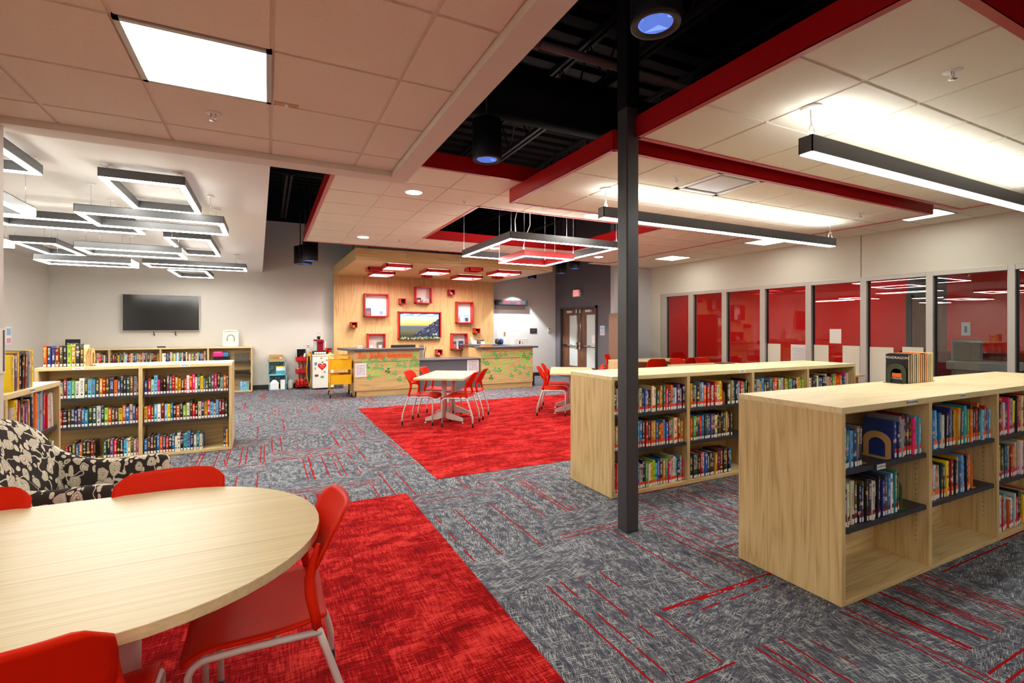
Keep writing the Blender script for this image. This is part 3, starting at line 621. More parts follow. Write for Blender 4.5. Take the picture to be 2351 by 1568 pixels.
# ================================================================ BOOKS
PAL = {'k': ((24, 24, 30), 'black'), 'K': ((50, 50, 58), 'charcoal'), 'w': ((226, 222, 212), 'white'), 'r': ((196, 20, 26), 'red'), 'R': ((128, 18, 28), 'maroon'),
       'o': ((236, 108, 24), 'orange'), 'y': ((244, 206, 24), 'yellow'), 'Y': ((214, 158, 34), 'gold'), 'g': ((72, 150, 62), 'green'), 'G': ((30, 76, 58), 'dark green'),
       'l': ((158, 206, 46), 'lime green'), 'b': ((30, 108, 190), 'blue'), 'B': ((26, 48, 112), 'navy blue'), 'c': ((96, 182, 222), 'light blue'), 't': ((24, 140, 150), 'teal'),
       'p': ((226, 40, 110), 'pink'), 'P': ((96, 60, 120), 'purple'), 'n': ((98, 62, 42), 'brown'), 'C': ((228, 212, 170), 'cream'), 'a': ((134, 142, 146), 'grey'), 's': ((160, 184, 190), 'pale grey blue')}
STK = {'penguin': (None, 'white spine label'), 'orange': ((252, 110, 20), 'orange sticker'), 'redorange': ((236, 60, 22), 'red orange sticker'), 'maroon': ((112, 26, 40), 'maroon sticker'),
       'pink': ((206, 50, 60), 'pinkish red sticker'), 'magenta': ((206, 24, 120), 'magenta sticker'), 'yellow': ((244, 220, 40), 'yellow sticker'), 'none': (None, '')}
BOOKS = []      # dicts collected first; the largest in view become single objects, the rest one mass
rnd = random.Random(7)
def ordn(n): return '%d%s' % (n, 'th' if 10 <= n % 100 <= 20 else {1: 'st', 2: 'nd', 3: 'rd'}.get(n % 10, 'th'))
def row(loc, rz, x0, x1, z, seq, stk, where, h=(.20, .245), wd=(.020, .036), dp=(.14, .19), back=.03, fill=True, hide=(), group='books', titles=None, fan=0):
    """a run of books: spines face local -y"""
    x = x0; n = 0; i = 0
    while x < x1 - .012:
        cdx = seq[i % len(seq)]; i += 1; wi = rnd.uniform(*wd)
        if x + wi > x1: wi = x1 - x
        hh = rnd.uniform(*h); dd = rnd.uniform(*dp); bk = back + rnd.uniform(-.008, .012); n += 1
        if titles and n in titles: ti = titles[n]
        else: ti = None
        if ti and len(ti) > 1 and ti[1]: wi = ti[1]
        cx_ = x + wi / 2
        if not any(a < cx_ < b for a, b in hide):
            BOOKS.append(dict(loc=loc, rz=rz, x=cx_, y=bk, z=z, w=wi - .0012, h=hh, d=dd, c=cdx, stk=stk, where=where, n=n, group=group, tilt=rnd.choice((0, 0, 0, 0, .02, -.02)), title=ti))
        x += wi
NL = (2.735, 1.548); 
def NR(*a, **k): row((2.735, 1.548, 0), 0, *a, **k)
NR(.04, .25, BZ[0], 'kwtbcBakon', 'penguin', 'top shelf, first bay of the nearest bookcase', group='books on the top shelf, first bay, nearest bookcase', wd=(.022, .032))
NR(.572, .875, BZ[0], 'BBaaRKKkpcrcklG', 'redorange', 'right group on the top shelf, first bay of the nearest bookcase', titles={1: (None, .03)}, h=(.205, .25), wd=(.02, .03), group='books on the top shelf, first bay, nearest bookcase')
NR(.036, .64, BZ[1], 'snwwCnkBnkkwkkkBKbnwtrkoYkK', 'maroon', 'middle shelf, first bay of the nearest bookcase', wd=(.019, .032), titles={4: ('PREY   MICHAEL CRICHTON', .034)}, group='books on the middle shelf, first bay, nearest bookcase')
NR(.940, 1.815, BZ[0], 'rccbctbwRkBakYYoGctgYoKkrkocarPbcbbB', 'orange', 'top shelf, second bay of the nearest bookcase', wd=(.019, .034), h=(.2, .255), group='books on the top shelf, second bay, nearest bookcase')
NR(.940, 1.53, BZ[1], 'kwrwoaKkRykrkkKYbcPkbo', 'orange', 'middle shelf, second bay of the nearest bookcase', h=(.2, .245), group='books on the middle shelf, second bay, nearest bookcase')
NR(1.858, 2.5, BZ[0], 'CwkprwPpcwwykarp', 'pink', 'top shelf, third bay of the nearest bookcase', wd=(.02, .036), h=(.22, .27), group='books on the top shelf, third bay, nearest bookcase')
NR(1.858, 2.5, BZ[1], 'wyyRkYGbCRoYwrC', 'magenta', 'middle shelf, third bay of the nearest bookcase', wd=(.024, .036), h=(.2, .26), group='books on the middle shelf, third bay, nearest bookcase')
NR(1.858, 2.5, BZ[2], 'kygwrYPcowbwrkb', 'magenta', 'bottom shelf, third bay of the nearest bookcase', wd=(.024, .036), h=(.2, .27), group='books on the bottom shelf, third bay, nearest bookcase')
def MR(*a, **k): row((2.687, 3.435, 0), 0, *a, **k)
b1 = 'first bay of the bookcase behind the column'; b2 = 'second bay of the bookcase behind the column'
MR(.04, .89, BZ[0], 'kCkwnyryKCBbokCwGoYtpPocsPb', 'redorange', 'top shelf, ' + b1, wd=(.026, .036), h=(.19, .245), hide=((.10, .24),), group='books on the top shelf, first bay, bookcase behind the column')
MR(.04, .89, BZ[1], 'nYgylcbRscbkrkoYbRocbRgCo', 'redorange', 'middle shelf, ' + b1, wd=(.026, .038), h=(.2, .25), hide=((.10, .24),), group='books on the middle shelf, first bay, bookcase behind the column')
MR(.04, .89, BZ[2], 'prBryCyYbwkgwylcbBYgpCwcks', 'redorange', 'bottom shelf, ' + b1, wd=(.026, .038), h=(.2, .26), hide=((.10, .24),), group='books on the bottom shelf, first bay, bookcase behind the column')
MR(.94, 1.43, BZ[0], 'oYKckacorbrwpCyora', 'redorange', 'left group on the top shelf, ' + b2, wd=(.024, .034), group='books on the top shelf, second bay, bookcase behind the column')
MR(1.47, 1.81, BZ[0], 'kCCtkCbrgkk', 'penguin', 'right group on the top shelf, ' + b2, wd=(.026, .036), group='books on the top shelf, second bay, bookcase behind the column')
MR(.94, 1.55, BZ[1], 'YrgnBrbKtbPKCknkkYRKBnkn', 'penguin', 'middle shelf, ' + b2, wd=(.024, .036), h=(.21, .25), group='books on the middle shelf, second bay, bookcase behind the column')
MR(.94, 1.55, BZ[2], 'kkKGkrabnnGYkRRknkbbCk', 'penguin', 'bottom shelf, ' + b2, wd=(.024, .038), h=(.205, .25), group='books on the bottom shelf, second bay, bookcase behind the column')
MR(1.86, 2.72, BZ[0], 'kKsYckKcRonCwKYCgaKkwYgl', 'penguin', 'top shelf, third bay of the bookcase behind the column', wd=(.028, .042), group='books on the top shelf, third bay, bookcase behind the column')
MR(2.77, 3.55, BZ[0], 'wCaKnCtbkCwrkgyroGBp', 'penguin', 'top shelf, last bay of the bookcase behind the column', wd=(.032, .046), group='books on the top shelf, last bay, bookcase behind the column')
def LR(*a, **k): row((-2.215, 6.92, 0), math.radians(.6), *a, **k)
LR(.16, .885, BZ[0], 'naRcgwwKccKYrnBoBKkG', 'penguin', 'top shelf, left bay of the nook bookcase', h=(.18, .225), titles={5: ('MATCHED', .034), 6: ('CROSSED', .036), 7: ('REACHED', .044), 15: ('GONE', .045)}, wd=(.026, .036), group='books on the top shelf, left bay, nook bookcase')
LR(.16, .885, BZ[1], 'brknKBnbtKGwBlonBYobC', 'penguin', 'middle shelf, left bay of the nook bookcase', h=(.18, .225), wd=(.026, .038), group='books on the middle shelf, left bay, nook bookcase')
LR(.24, .50, BZ[2], 'rknbokk', 'penguin', 'left group on the bottom shelf, left bay of the nook bookcase', h=(.17, .21), wd=(.026, .036), group='books on the bottom shelf, left bay, nook bookcase')
LR(.57, .885, BZ[2], 'GkPrkkcCnaprwr', 'penguin', 'right group on the bottom shelf, left bay of the nook bookcase', h=(.18, .21), wd=(.026, .036), group='books on the bottom shelf, left bay, nook bookcase')
LR(.940, 1.785, BZ[0], 'BRscpkknbrYykrwrpwGyaKGPpksonCR', 'penguin', 'top shelf, right bay of the nook bookcase', h=(.16, .225), wd=(.024, .034), group='books on the top shelf, right bay, nook bookcase')
LR(.940, 1.785, BZ[1], 'YrRcwRcybkoklwKrkCBYrcwcRRG', 'penguin', 'middle shelf, right bay of the nook bookcase', h=(.165, .23), wd=(.025, .036), group='books on the middle shelf, right bay, nook bookcase')
LR(.940, 1.52, BZ[2], 'bKRKboBrkbCwkccBwtC', 'penguin', 'left group on the bottom shelf, right bay of the nook bookcase', h=(.17, .225), wd=(.026, .036), group='books on the bottom shelf, right bay, nook bookcase')
LR(1.73, 1.785, BZ[2], 'BY', 'penguin', 'pair at the right end of the bottom shelf, right bay of the nook bookcase', h=(.2, .24), wd=(.024, .028), group='books on the bottom shelf, right bay, nook bookcase')
def SR(*a, **k): row((-1.49, 4.225, 0), PI / 2, *a, **k)
SR(.04, .84, BZ[0], 'wCYwyRwrCkpPYwBwocrwwcrpr', 'none', 'top shelf of the short bookcase behind the armchair', h=(.24, .31), wd=(.018, .036), dp=(.2, .26), back=.02, group='picture books on the top shelf of the short bookcase')
SR(.6, .86, BZ[1], 'wCcwGgor', 'none', 'middle shelf of the short bookcase behind the armchair', h=(.2, .26), wd=(.02, .04), dp=(.2, .25), back=.02, group='picture books on the middle shelf of the short bookcase')
SR(.16, .52, HC, 'yCPYykkRasY', 'none', 'row standing on top of the short bookcase', h=(.24, .27), wd=(.024, .04), dp=(.19, .22), back=.03, group='books on top of the short bookcase')
LR(.04, .40, HC, 'oBBRnklYknC', 'penguin', 'row standing on top of the nook bookcase', h=(.2, .25), wd=(.028, .042), back=.1, group='books on top of the nook bookcase')
# pendragon row on the nearest case: covers face left, page edges face the room
x = 4.375; 
for i, cdx in enumerate('kkCkCoYkoCCC'):
    wi = .031; BOOKS.append(dict(loc=(x + wi, 2.15, HC), rz=PI, x=wi / 2, y=.0, z=0, w=wi - .002, h=.222 + .004 * (i % 3), d=.155, c=cdx, stk='none', where='row standing on top of the nearest bookcase', n=i + 1, group='books standing on the nearest bookcase', tilt=0, title=None, rev=1)); x += wi
for q, (x0, x1, sq) in enumerate(((-3.85, -3.02, 'krwCbayYaCkRwpBscYkwnCrkC'), (-2.98, -2.12, 'kRRGYakwskrCKbwYrCnaKC'), (-2.08, -1.25, 'CwkbRCgycwatwBkCrwalP'))):
    row((0, 13.08, 0), 0, x0, x1, BZ[0], sq, 'none', 'back row', h=(.19, .25), wd=(.022, .04), back=.03, group='back')
    row((0, 13.08, 0), 0, x0, x1 - .2, BZ[1], sq[::-1], 'none', 'back row', h=(.19, .25), wd=(.022, .04), back=.03, group='back')
row((0, 13.08, 0), 0, -.95, -.80, BZ[2], 'krwrw', 'none', 'back row', h=(.26, .30), wd=(.02, .03), group='back'); row((0, 13.08, 0), 0, -.60, -.38, BZ[2], 'ccs', 'none', 'back row', h=(.2, .22), wd=(.03, .05), group='back')
LR(.04, .14, BZ[0], 'kK', 'none', 'back row', h=(.03, .07), wd=(.03, .04), group='back')

def book_mesh(mb, b, M, cols, j=.0025):
    """boards + spine and page block; M maps local to target"""
    w_, h_, d_ = b['w'], b['h'], b['d']; x0, x1 = -w_ / 2, w_ / 2
    def q(a, b_, c, d__, kind, uv=None):
        mb.mi = kind; mb.quad(M @ Vector(a), M @ Vector(b_), M @ Vector(c), M @ Vector(d__), uv); cols.append(b)
    N = -1
    far = [(-1, -1)] * 4
    # spine (rounded: three strips)
    e = min(.004, w_ * .22)
    q((x0 + e, 0, 0), (x1 - e, 0, 0), (x1 - e, 0, h_), (x0 + e, 0, h_), 0, [(.12, 0), (.88, 0), (.88, 1), (.12, 1)])
    q((x0, e, 0), (x0 + e, 0, 0), (x0 + e, 0, h_), (x0, e, h_), 0, [(.01, 0), (.12, 0), (.12, 1), (.01, 1)]); q((x1 - e, 0, 0), (x1, e, 0), (x1, e, h_), (x1 - e, 0, h_), 0, [(.88, 0), (.99, 0), (.99, 1), (.88, 1)])
    for X, s_ in ((x0, 1), (x1, -1)):
        q((X, d_, 0), (X, e, 0), (X, e, h_), (X, d_, h_), 0, far); q((X, e, h_), (X + s_ * j, e, h_), (X + s_ * j, d_, h_), (X, d_, h_), 0, far); q((X, d_, 0), (X, d_, h_), (X + s_ * j, d_, h_), (X + s_ * j, d_, 0), 0, far)
    q((x0, e, h_), (x0 + e, 0, h_), (x1 - e, 0, h_), (x1, e, h_), 0, far)
def pages_mesh(mb, b, M, cols, j=.0025):
    w_, h_, d_ = b['w'], b['h'], b['d']; x0, x1 = -w_ / 2 + j, w_ / 2 - j; t_ = h_ - .005; g_ = d_ - .004
    def q(*p_): mb.quad(*[M @ Vector(a) for a in p_]); cols.append(b)
    q((x0, .003, t_), (x1, .003, t_), (x1, g_, t_), (x0, g_, t_)); q((x0, g_, .003), (x0, g_, t_), (x1, g_, t_), (x1, g_, .003))
def sticker_mesh(mb, b, M, cols, s0=0):
    w_, h_ = b['w'], b['h']; a = w_ * .36
    if b['stk'] == 'none': return
    def bx(z0, z1, mi):
        mb.mi = mi; i0 = len(mb.f)
        for p_ in (((-a, -.0008, z0), (a, -.0008, z0), (a, -.0008, z1), (-a, -.0008, z1)),): mb.quad(*[M @ Vector(v_) for v_ in p_])
    bx(.006, .032, s0)
    if STK[b['stk']][0] is not None: bx(.033, .058, s0 + 1)
    else: mb.mi = s0 + 2; a2 = a * .55; mb.quad(*[M @ Vector(v_) for v_ in ((-a2, -.001, .034), (a2, -.001, .034), (a2, -.001, .05), (-a2, -.001, .05))])
lab_w = mat('spine_label_white', srgb(232, 230, 224), .5)
STM = {kk: mat('sticker_' + kk, srgb(*(v[0] or (232, 230, 224))), .45) for kk, v in STK.items()}
def paintcols(me, cols, n_per_face=None):
    a = me.color_attributes.new('cover', 'FLOAT_COLOR', 'CORNER'); b_ = me.color_attributes.new('title', 'FLOAT_COLOR', 'CORNER')
    for fi, p_ in enumerate(me.polygons):
        b = cols[fi]; 
        for li in p_.loop_indices: a.data[li].color = b['col']; b_.data[li].color = b['tc']
for b in BOOKS:
    r, g, bb = PAL[b['c']][0]; jt = rnd.uniform(.8, 1.15); c3 = [min(255, max(6, v * jt + rnd.uniform(-12, 12))) for v in (r, g, bb)]
    q4 = srgb(*c3); b['col'] = (q4[0], q4[1], q4[2], rnd.random()); lum = sum(c3) / 3
    b['tc'] = rnd.choice((srgb(238, 232, 218), srgb(250, 224, 120), srgb(240, 240, 240))) if lum < 130 else rnd.choice((srgb(30, 30, 60), srgb(150, 20, 30), srgb(250, 250, 250), srgb(24, 24, 24)))
    P0 = Matrix.Translation(b['loc']) @ Matrix.Rotation(b['rz'], 4, 'Z'); b['P0'] = P0
    b['world'] = P0 @ Vector((b['x'], b['y'], b['z'])); d2 = (b['world'] - Vector((0, 0, 1.49))).length_squared
    b['score'] = -1 if b['group'] == 'back' else b['w'] * b['h'] / d2 + (1 if b['title'] and b['title'][0] else 0)
order = sorted(BOOKS, key=lambda q: -q['score']); single = [b for b in order if b['score'] > 0][:318]; ids = {id(b) for b in single}; rest = [b for b in BOOKS if id(b) not in ids]
for b in single:
    hs_ = 'tall' if b['h'] > .228 else ('short' if b['h'] < .2 else 'medium'); cn = PAL[b['c']][1]
    lab = '%s %s book, %s from left, %s' % (hs_, cn, ordn(b['n']), b['where'])
    ww = lab.split()
    if len(ww) > 16: ww = [v for v in ww if v not in ('the', 'on', 'group')]; lab = ' '.join(ww)
    M = Matrix.Identity(4); cols = []; mb = MB(); book_mesh(mb, b, M, cols)
    root = mb.build('book', [cover_m], None, False); paintcols(root.data, cols); tag(root, lab, 'book', b['group'])
    root.matrix_world = b['P0'] @ Matrix.Translation((b['x'], b['y'], b['z'])) @ Matrix.Rotation(b['tilt'], 4, 'X')
    c2 = []; mp = MB(); pages_mesh(mp, b, M, c2); mp.build('page_block', pages_m, root)
    if b['stk'] != 'none':
        ms = MB(); sticker_mesh(ms, b, M, [], 0); ms.build('spine_label', [lab_w, STM[b['stk']], black_m], root)
    if b['title'] and b['title'][0]:
        root['label'] = '%s book titled %s on the %s' % (cn, ' '.join(b['title'][0].split()[:1]).lower(), b['where'])
        for ly in ('title',):
            for q in root.data.color_attributes[ly].data: q.color = b['col']
        text(b['title'][0], min(b['w'] * .85, .03), (0, -.0015, b['h'] * .58), (PI / 2, PI / 2, 0), black_m if cn == 'white' else lab_w, root, .0002, 'spine_title')
mb = MB(); cols = []
for b in rest:
    M = b['P0'] @ Matrix.Translation((b['x'], b['y'], b['z'])); mb.mi = 0; book_mesh(mb, b, M, cols)
n0 = len(mb.f)
mb.mi = 1; pc = []
for b in rest: pages_mesh(mb, b, M := b['P0'] @ Matrix.Translation((b['x'], b['y'], b['z'])), cols)
for b in rest:
    k0 = len(mb.f); sticker_mesh(mb, b, b['P0'] @ Matrix.Translation((b['x'], b['y'], b['z'])), [], 2); cols += [b] * (len(mb.f) - k0)
far_books = mb.build('books', [cover_m, pages_m, lab_w, STM['redorange'], black_m], None, False); paintcols(far_books.data, cols)
tag(far_books, 'many small distant books filling the nook shelves and the back wall shelves', 'books', 'distant shelved books', 'stuff')
print('BOOKS', len(BOOKS), len(single))
# front cover of the first book in the row on the nearest case
pc = thing('book_cover_sign', '', 'x'); bpy.data.objects.remove(pc)
first = [b for b in bpy.data.objects if b.get('group') == 'books standing on the nearest bookcase' and '1st' in b['label']]
if first:
    r_ = first[0]; r_['label'] = 'black book with its decorated front cover facing left on the nearest bookcase'
    pw = MB().quad((.0152, .02, .15), (.0152, .02, .10), (.0152, .13, .10), (.0152, .13, .15)); 
    text('PENDRAGON', .026, (.0158, .078, .195), (PI / 2, 0, PI / 2), lab_w, r_, .0002, 'cover_title'); text('D J MACHALE', .018, (.0158, .078, .035), (PI / 2, 0, PI / 2), lab_w, r_, .0002, 'cover_title')
    im = MB().lathe([(0, 0), (.035, 0)], seg=20); o = im.build('cover_emblem', lab_w, r_); o.rotation_euler = (0, PI / 2, 0); o.location = (.0157, .078, .10); o.scale = (.7, 1, 1)
    MB().box(.0154, .0157, .045, .11, .045, .075).build('cover_art', orange_l, r_)
# bookends
def bookend(loc, rz, m_, lab, w_=.13, h_=.15):
    t = thing('bookend', lab, 'bookend', loc, rz); n = 16; out = [(-w_ / 2, 0)] + [(-w_ / 2, h_ * .62)] + [(-w_ / 2 * math.cos(PI * i / n), h_ * .62 + (h_ * .38) * math.sin(PI * i / n)) for i in range(1, n)] + [(w_ / 2, h_ * .62), (w_ / 2, 0)]
    q_ = .6; inn = [(x_ * q_, z_ * .74 if z_ > 0 else 0) for x_, z_ in out]; mb = MB(); e = .0012
    for i in range(len(out) - 1):
        a, b_, c, d = out[i], out[i + 1], inn[i + 1], inn[i]
        for s_ in (-e, e): mb.quad((s_, a[0], a[1]), (s_, b_[0], b_[1]), (s_, c[0], c[1]), (s_, d[0], d[1]))
        mb.quad((-e, a[0], a[1]), (e, a[0], a[1]), (e, b_[0], b_[1]), (-e, b_[0], b_[1])); mb.quad((-e, d[0], d[1]), (e, d[0], d[1]), (e, c[0], c[1]), (-e, c[0], c[1]))
    mb.build('upright', m_, t); MB().box(-.05, .002, -w_ / 2, w_ / 2, 0, .002).build('foot', m_, t)
    return t
bookend((3.285, 1.66, BZ[0] + .001), 0, tan, 'tan arched bookend in front of the dark blue book cover', .15, .15)
bookend((3.003, 1.66, BZ[0] + .001), PI, tan, 'tan bookend behind the first small group of books')
bookend((3.395, 1.66, BZ[1] + .001), PI, green, 'green arched bookend on the middle shelf of the nearest bookcase', .16, .2)
bookend((4.285, 1.66, BZ[1] + .001), PI, mat('orange_metal', srgb(236, 140, 60), .4), 'orange bookend in the second bay of the nearest bookcase', .16, .235)
bookend((4.150, 3.55, BZ[0] + .001), PI, tan, 'tan bookend between groups on the bookcase behind the column', .14, .15)
bookend((-1.655, 7.05, BZ[2] + .001), PI, tan, 'tan bookend on the bottom shelf of the nook bookcase, right of books', .12, .14); bookend((-1.622, 7.05, BZ[2] + .001), 0, chrome, 'thin metal bookend on the bottom shelf of the nook bookcase', .12, .12)
for i, nm in enumerate(('nearest', 'middle', 'farthest')): bookend((-1.80 + .012 * i, 7.06 + .03 * i, HC + .001), PI, tan, 'tan arched bookend, %s of three ending the row on the nook bookcase' % nm, .15, .20)
bookend((4.365, 2.07, HC + .001), 0, mat('olive_metal', srgb(52, 62, 34), .4), 'dark green bookend against the black book on the nearest bookcase', .13, .15); bookend((4.757, 2.07, HC + .001), PI, black_m, 'black bookend at the right end of the book row on top', .12, .14)

# ================================================================ CHAIRS AND TABLES
def make_chair(label):
    """local: origin on the floor under the seat, faces +y"""
    t = thing('stacking_chair', label, 'chair', (0, 0, 0), 0, 'red stacking chairs')
    W, D = .235, .225
    # seat shell : dished, waterfall front edge
    def seat(u, v, top=True):
        x = (u - .5) * 2; y = (v - .5) * 2; sx = W * (1 - .10 * max(0, -y) ** 2); X = x * sx; 
        r = 1 - .04 * (abs(x) ** 6); Y = y * D * r + .01
        z = .452 + .010 * x * x - .012 * (1 - x * x) - (.035 * max(0, (y - .55) / .45) ** 2) + .012 * max(0, -y) ** 2
        return (X, Y, z)
    mb = MB(); n = 15; mb.grid(n, n, lambda u, v: seat(u, v)); o = mb.build('seat', plas_red, t)
    sm = o.modifiers.new('solid', 'SOLIDIFY'); sm.thickness = .010; sm.offset = -1
    # back shell: wide panel with narrowing arms running down to the tubes
    def back(u, v):
        x = (u - .5) * 2; z = .575 + v * .245; w_ = .185 + .03 * math.sin(v * 2.2) - .02 * max(0, v - .85) / .15 * 1; lean = -.175 - .085 * v - .03 * v * v; cur = .045 * (x * x - .4)
        zz = z - (.022 * (max(0, abs(x) - .75) / .25) ** 2 if v > .8 else 0) * (v - .8) / .2 + (.03 * (1 - x * x) * (1 - v) if v < .25 else 0) * 1
        return (x * w_, lean + cur, zz)
    mb = MB().grid(19, 13, back); o = mb.build('backrest', plas_red, t); sm = o.modifiers.new('solid', 'SOLIDIFY'); sm.thickness = .011; sm.offset = 0
    for s_ in (-1, 1):
        mb = MB().tube([(s_ * .225, -.178, .435), (s_ * .224, -.166, .50), (s_ * .212, -.156, .55), (s_ * .198, -.153, .60), (s_ * .195, -.165, .66), (s_ * .197, -.183, .72)], [.0155, .017, .019, .018, .014, .006], 10); mb.build('back_support', plas_red, t)
    for s_ in (-1, 1):
        x = s_ * .232
        rl = MB().tube([(x + s_ * .012, -.275, .035), (x + s_ * .01, -.272, .14), (x + s_ * .008, -.258, .20), (x, -.205, .36), (x - s_ * .004, -.178, .44)], .0125, 10); rl.build('leg', silver, t)
        fl = MB().tube([(x, .20, .035), (x, .205, .32)] + [(x, .205 - .055 * (1 - math.cos(a * PI / 12)), .375 + .055 * math.sin(a * PI / 12)) for a in range(1, 7)] + [(x, .05, .432), (x, -.19, .425)], .0115, 10); fl.build('leg', silver, t)
        for yy_, xx_ in ((-.275, x + s_ * .012), (.20, x)):
            MB().lathe([(.014, 0), (.0145, .03), (.0135, .062)], (xx_, yy_, 0), 12).build('foot_cap', rubber, t)
    MB().tube([(-.232, -.05, .428), (.232, -.05, .428)], .009, 8).tube([(-.232, .12, .428), (.232, .12, .428)], .009, 8).build('cross_bar', silver, t)
    return t
chair0 = None
def chair(x, y, face, label):
    """face: world direction angle in degrees the sitter looks toward"""
    global chair0
    rz = math.radians(face - 90)
    if chair0 is None:
        chair0 = make_chair(label); chair0.location = (x, y, .004); chair0.rotation_euler = (0, 0, rz); return chair0
    return dup(chair0, (x, y, .004), rz, label)
chair(-.02, 2.065, 180, 'red chair at the rounded right end of the oval table, seat tucked under')
chair(-.40, 2.50, -90, 'red chair behind the oval table, wide back showing in front of the armchair')
chair(-1.10, 2.50, -90, 'red chair behind the oval table cut off by the left edge')
chair(-.53, 1.665, 90, 'red chair in the lower left corner with its back to the camera')
def tableT(name, loc, rz, L, W, lab, colx, corner=.03, th=.03, H=.74):
    t = thing(name, lab, 'table', loc, rz); pts = []
    if corner == 'oval':
        r = W / 2; pts = [((L / 2 - r) + r * math.cos(a * PI / 24), r * math.sin(a * PI / 24)) for a in range(-12, 13)] + [(-(L / 2 - r) + r * math.cos(a * PI / 24), r * math.sin(a * PI / 24)) for a in range(12, 37)]
    else:
        for sx, sy, a0 in ((1, -1, -90), (1, 1, 0), (-1, 1, 90), (-1, -1, 180)):
            for q in range(5): a = math.radians(a0 + q * 22.5); pts.append((sx * (L / 2 - corner) + corner * math.cos(a), sy * (W / 2 - corner) + corner * math.sin(a)))
    MB().prism(pts, H - th, H).build('tabletop', lam_x, t, bevel=.002)
    for cx_ in colx:
        MB().lathe([(.036, .09), (.036, H - th)], (cx_, 0, 0), 20).build('column', silver, t); MB().box(cx_ - .12, cx_ + .12, -.18, .18, H - th - .012, H - th).build('mounting_plate', silver, t)
        f = MB(); w_ = .30
        for s_ in (-1, 1):
            a, b_ = .0, s_ * w_; i0 = len(f.v); hw = .02
            prof = [(s_ * .0, .19, .10), (s_ * .1, .155, .095), (b_, .075, .045)]
            for k_ in range(len(prof) - 1):
                y0_, z0_, d0 = prof[k_]; y1_, z1_, d1 = prof[k_ + 1]; A_ = [(cx_ - hw, y0_, z0_), (cx_ + hw, y0_, z0_), (cx_ + hw, y0_, z0_ - d0), (cx_ - hw, y0_, z0_ - d0)]; B_ = [(cx_ - hw, y1_, z1_), (cx_ + hw, y1_, z1_), (cx_ + hw, y1_, z1_ - d1), (cx_ - hw, y1_, z1_ - d1)]
                for q in range(4): f.quad(A_[q], A_[(q + 1) % 4], B_[(q + 1) % 4], B_[q])
                if k_ == 1: f.quad(*B_)
        f.build('foot', silver, t)
        for s_ in (-1, 1): MB().lathe([(.03, 0), (.03, .006), (.009, .012), (.009, .04)], (cx_, s_ * w_ * .96, .0), 14).build('leveller', chrome, t)
    return t
tableT('oval_table', (-.75, 2.113, .004), 0, 1.87, 1.235, 'large pale laminate oval table filling the lower left', (.32, -.35), 'oval', .034)
RT = math.radians(58)
tableT('square_table', (2.63, 7.60, .004), RT, 1.36, .76, 'pale square table with four red chairs in front of the desk', (-.27, .38)); tableT('square_table', (4.88, 7.38, .004), RT, 1.36, .76, 'pale square table partly hidden by the bookcase behind the column', (-.27, .38))
for cx_, cy_, nm in ((2.63, 7.61, 'table in front of the desk'), (4.88, 7.39, 'table near the column bookcase')):
    for dx, dy, fc, w_ in ((-.415, -.08, -34, 'near left'), (-.01, .47, -34, 'far left'), (.024, -.442, 146, 'near right'), (.407, .07, 146, 'far right')):
        chair(cx_ + dx, cy_ + dy, fc, 'red chair, %s seat of the square %s' % (w_, nm))
# tables and chairs in front of the glass partition
wt = thing('work_table', 'pale work table with a panel end by the far corner of the glass', 'table', (7.34, 9.1, 0))
MB().prism([(0, .42), (.0, -.02), (.66, -.46), (1.5, -.46)] + [(1.5 + .32 * math.cos(a * PI / 12 ), .0 + .46 * math.sin(a * PI / 12)) for a in range(-5, 7)] + [(1.5, .5)], .71, .74).build('tabletop', lam_x, wt, bevel=.002)
MB().box(0, .03, -.02, .42, 0, .71).build('end_panel', oak_z, wt); MB().box(1.4, 1.43, -.3, .4, 0, .71).build('end_panel', oak_z, wt); MB().box(.03, 1.4, .1, .12, .3, .71).build('modesty_panel', oak_x, wt)
w2 = thing('work_table', 'long pale work table by the middle panes behind the bookcase', 'table', (8.3, 7.33, 0))
MB().box(-.88, .86, -.28, .32, .71, .74).build('tabletop', lam_x, w2, bevel=.002); MB().box(-.85, -.82, -.25, .3, 0, .71).build('end_panel', oak_z, w2); MB().box(.8, .83, -.25, .3, 0, .71).build('end_panel', oak_z, w2)
w3 = thing('work_table', 'small pale work table right of the red chair near the posters', 'table', (8.05, 4.9, 0))
MB().box(-.5, .6, -.35, .35, .71, .74).build('tabletop', lam_x, w3, bevel=.002); MB().box(-.45, -.42, -.3, .3, 0, .71).build('end_panel', oak_z, w3); MB().box(.5, .53, -.3, .3, 0, .71).build('end_panel', oak_z, w3)
for x, y, f_, lab in ((7.95, 9.95, -90, 'red chair left of the column at the far work table'), (8.55, 9.95, -90, 'red chair behind the far work table, right of the column'), (7.72, 8.44, 75, 'red chair with its dark back to us right of the column'),
                      (8.72, 8.5, 100, 'red chair with its dark back to us at the round end'), (8.15, 7.88, -90, 'red chair tucked behind the long work table, left one'), (8.93, 7.88, -90, 'red chair tucked behind the long work table, right one'),
                      (7.33, 4.83, 10, 'red chair seen side-on between the two bookcases'), (8.55, 4.35, 120, 'red chair barely showing right of the books on the bookcase')): chair(x, y, f_, lab)
tag(MB().box(8.55, 8.9, 7.2, 7.45, .7405, .755).build('laptop', mat('dark_red_cover', srgb(90, 24, 26), .4)), 'thin closed dark red folder lying on the long work table', 'folder')

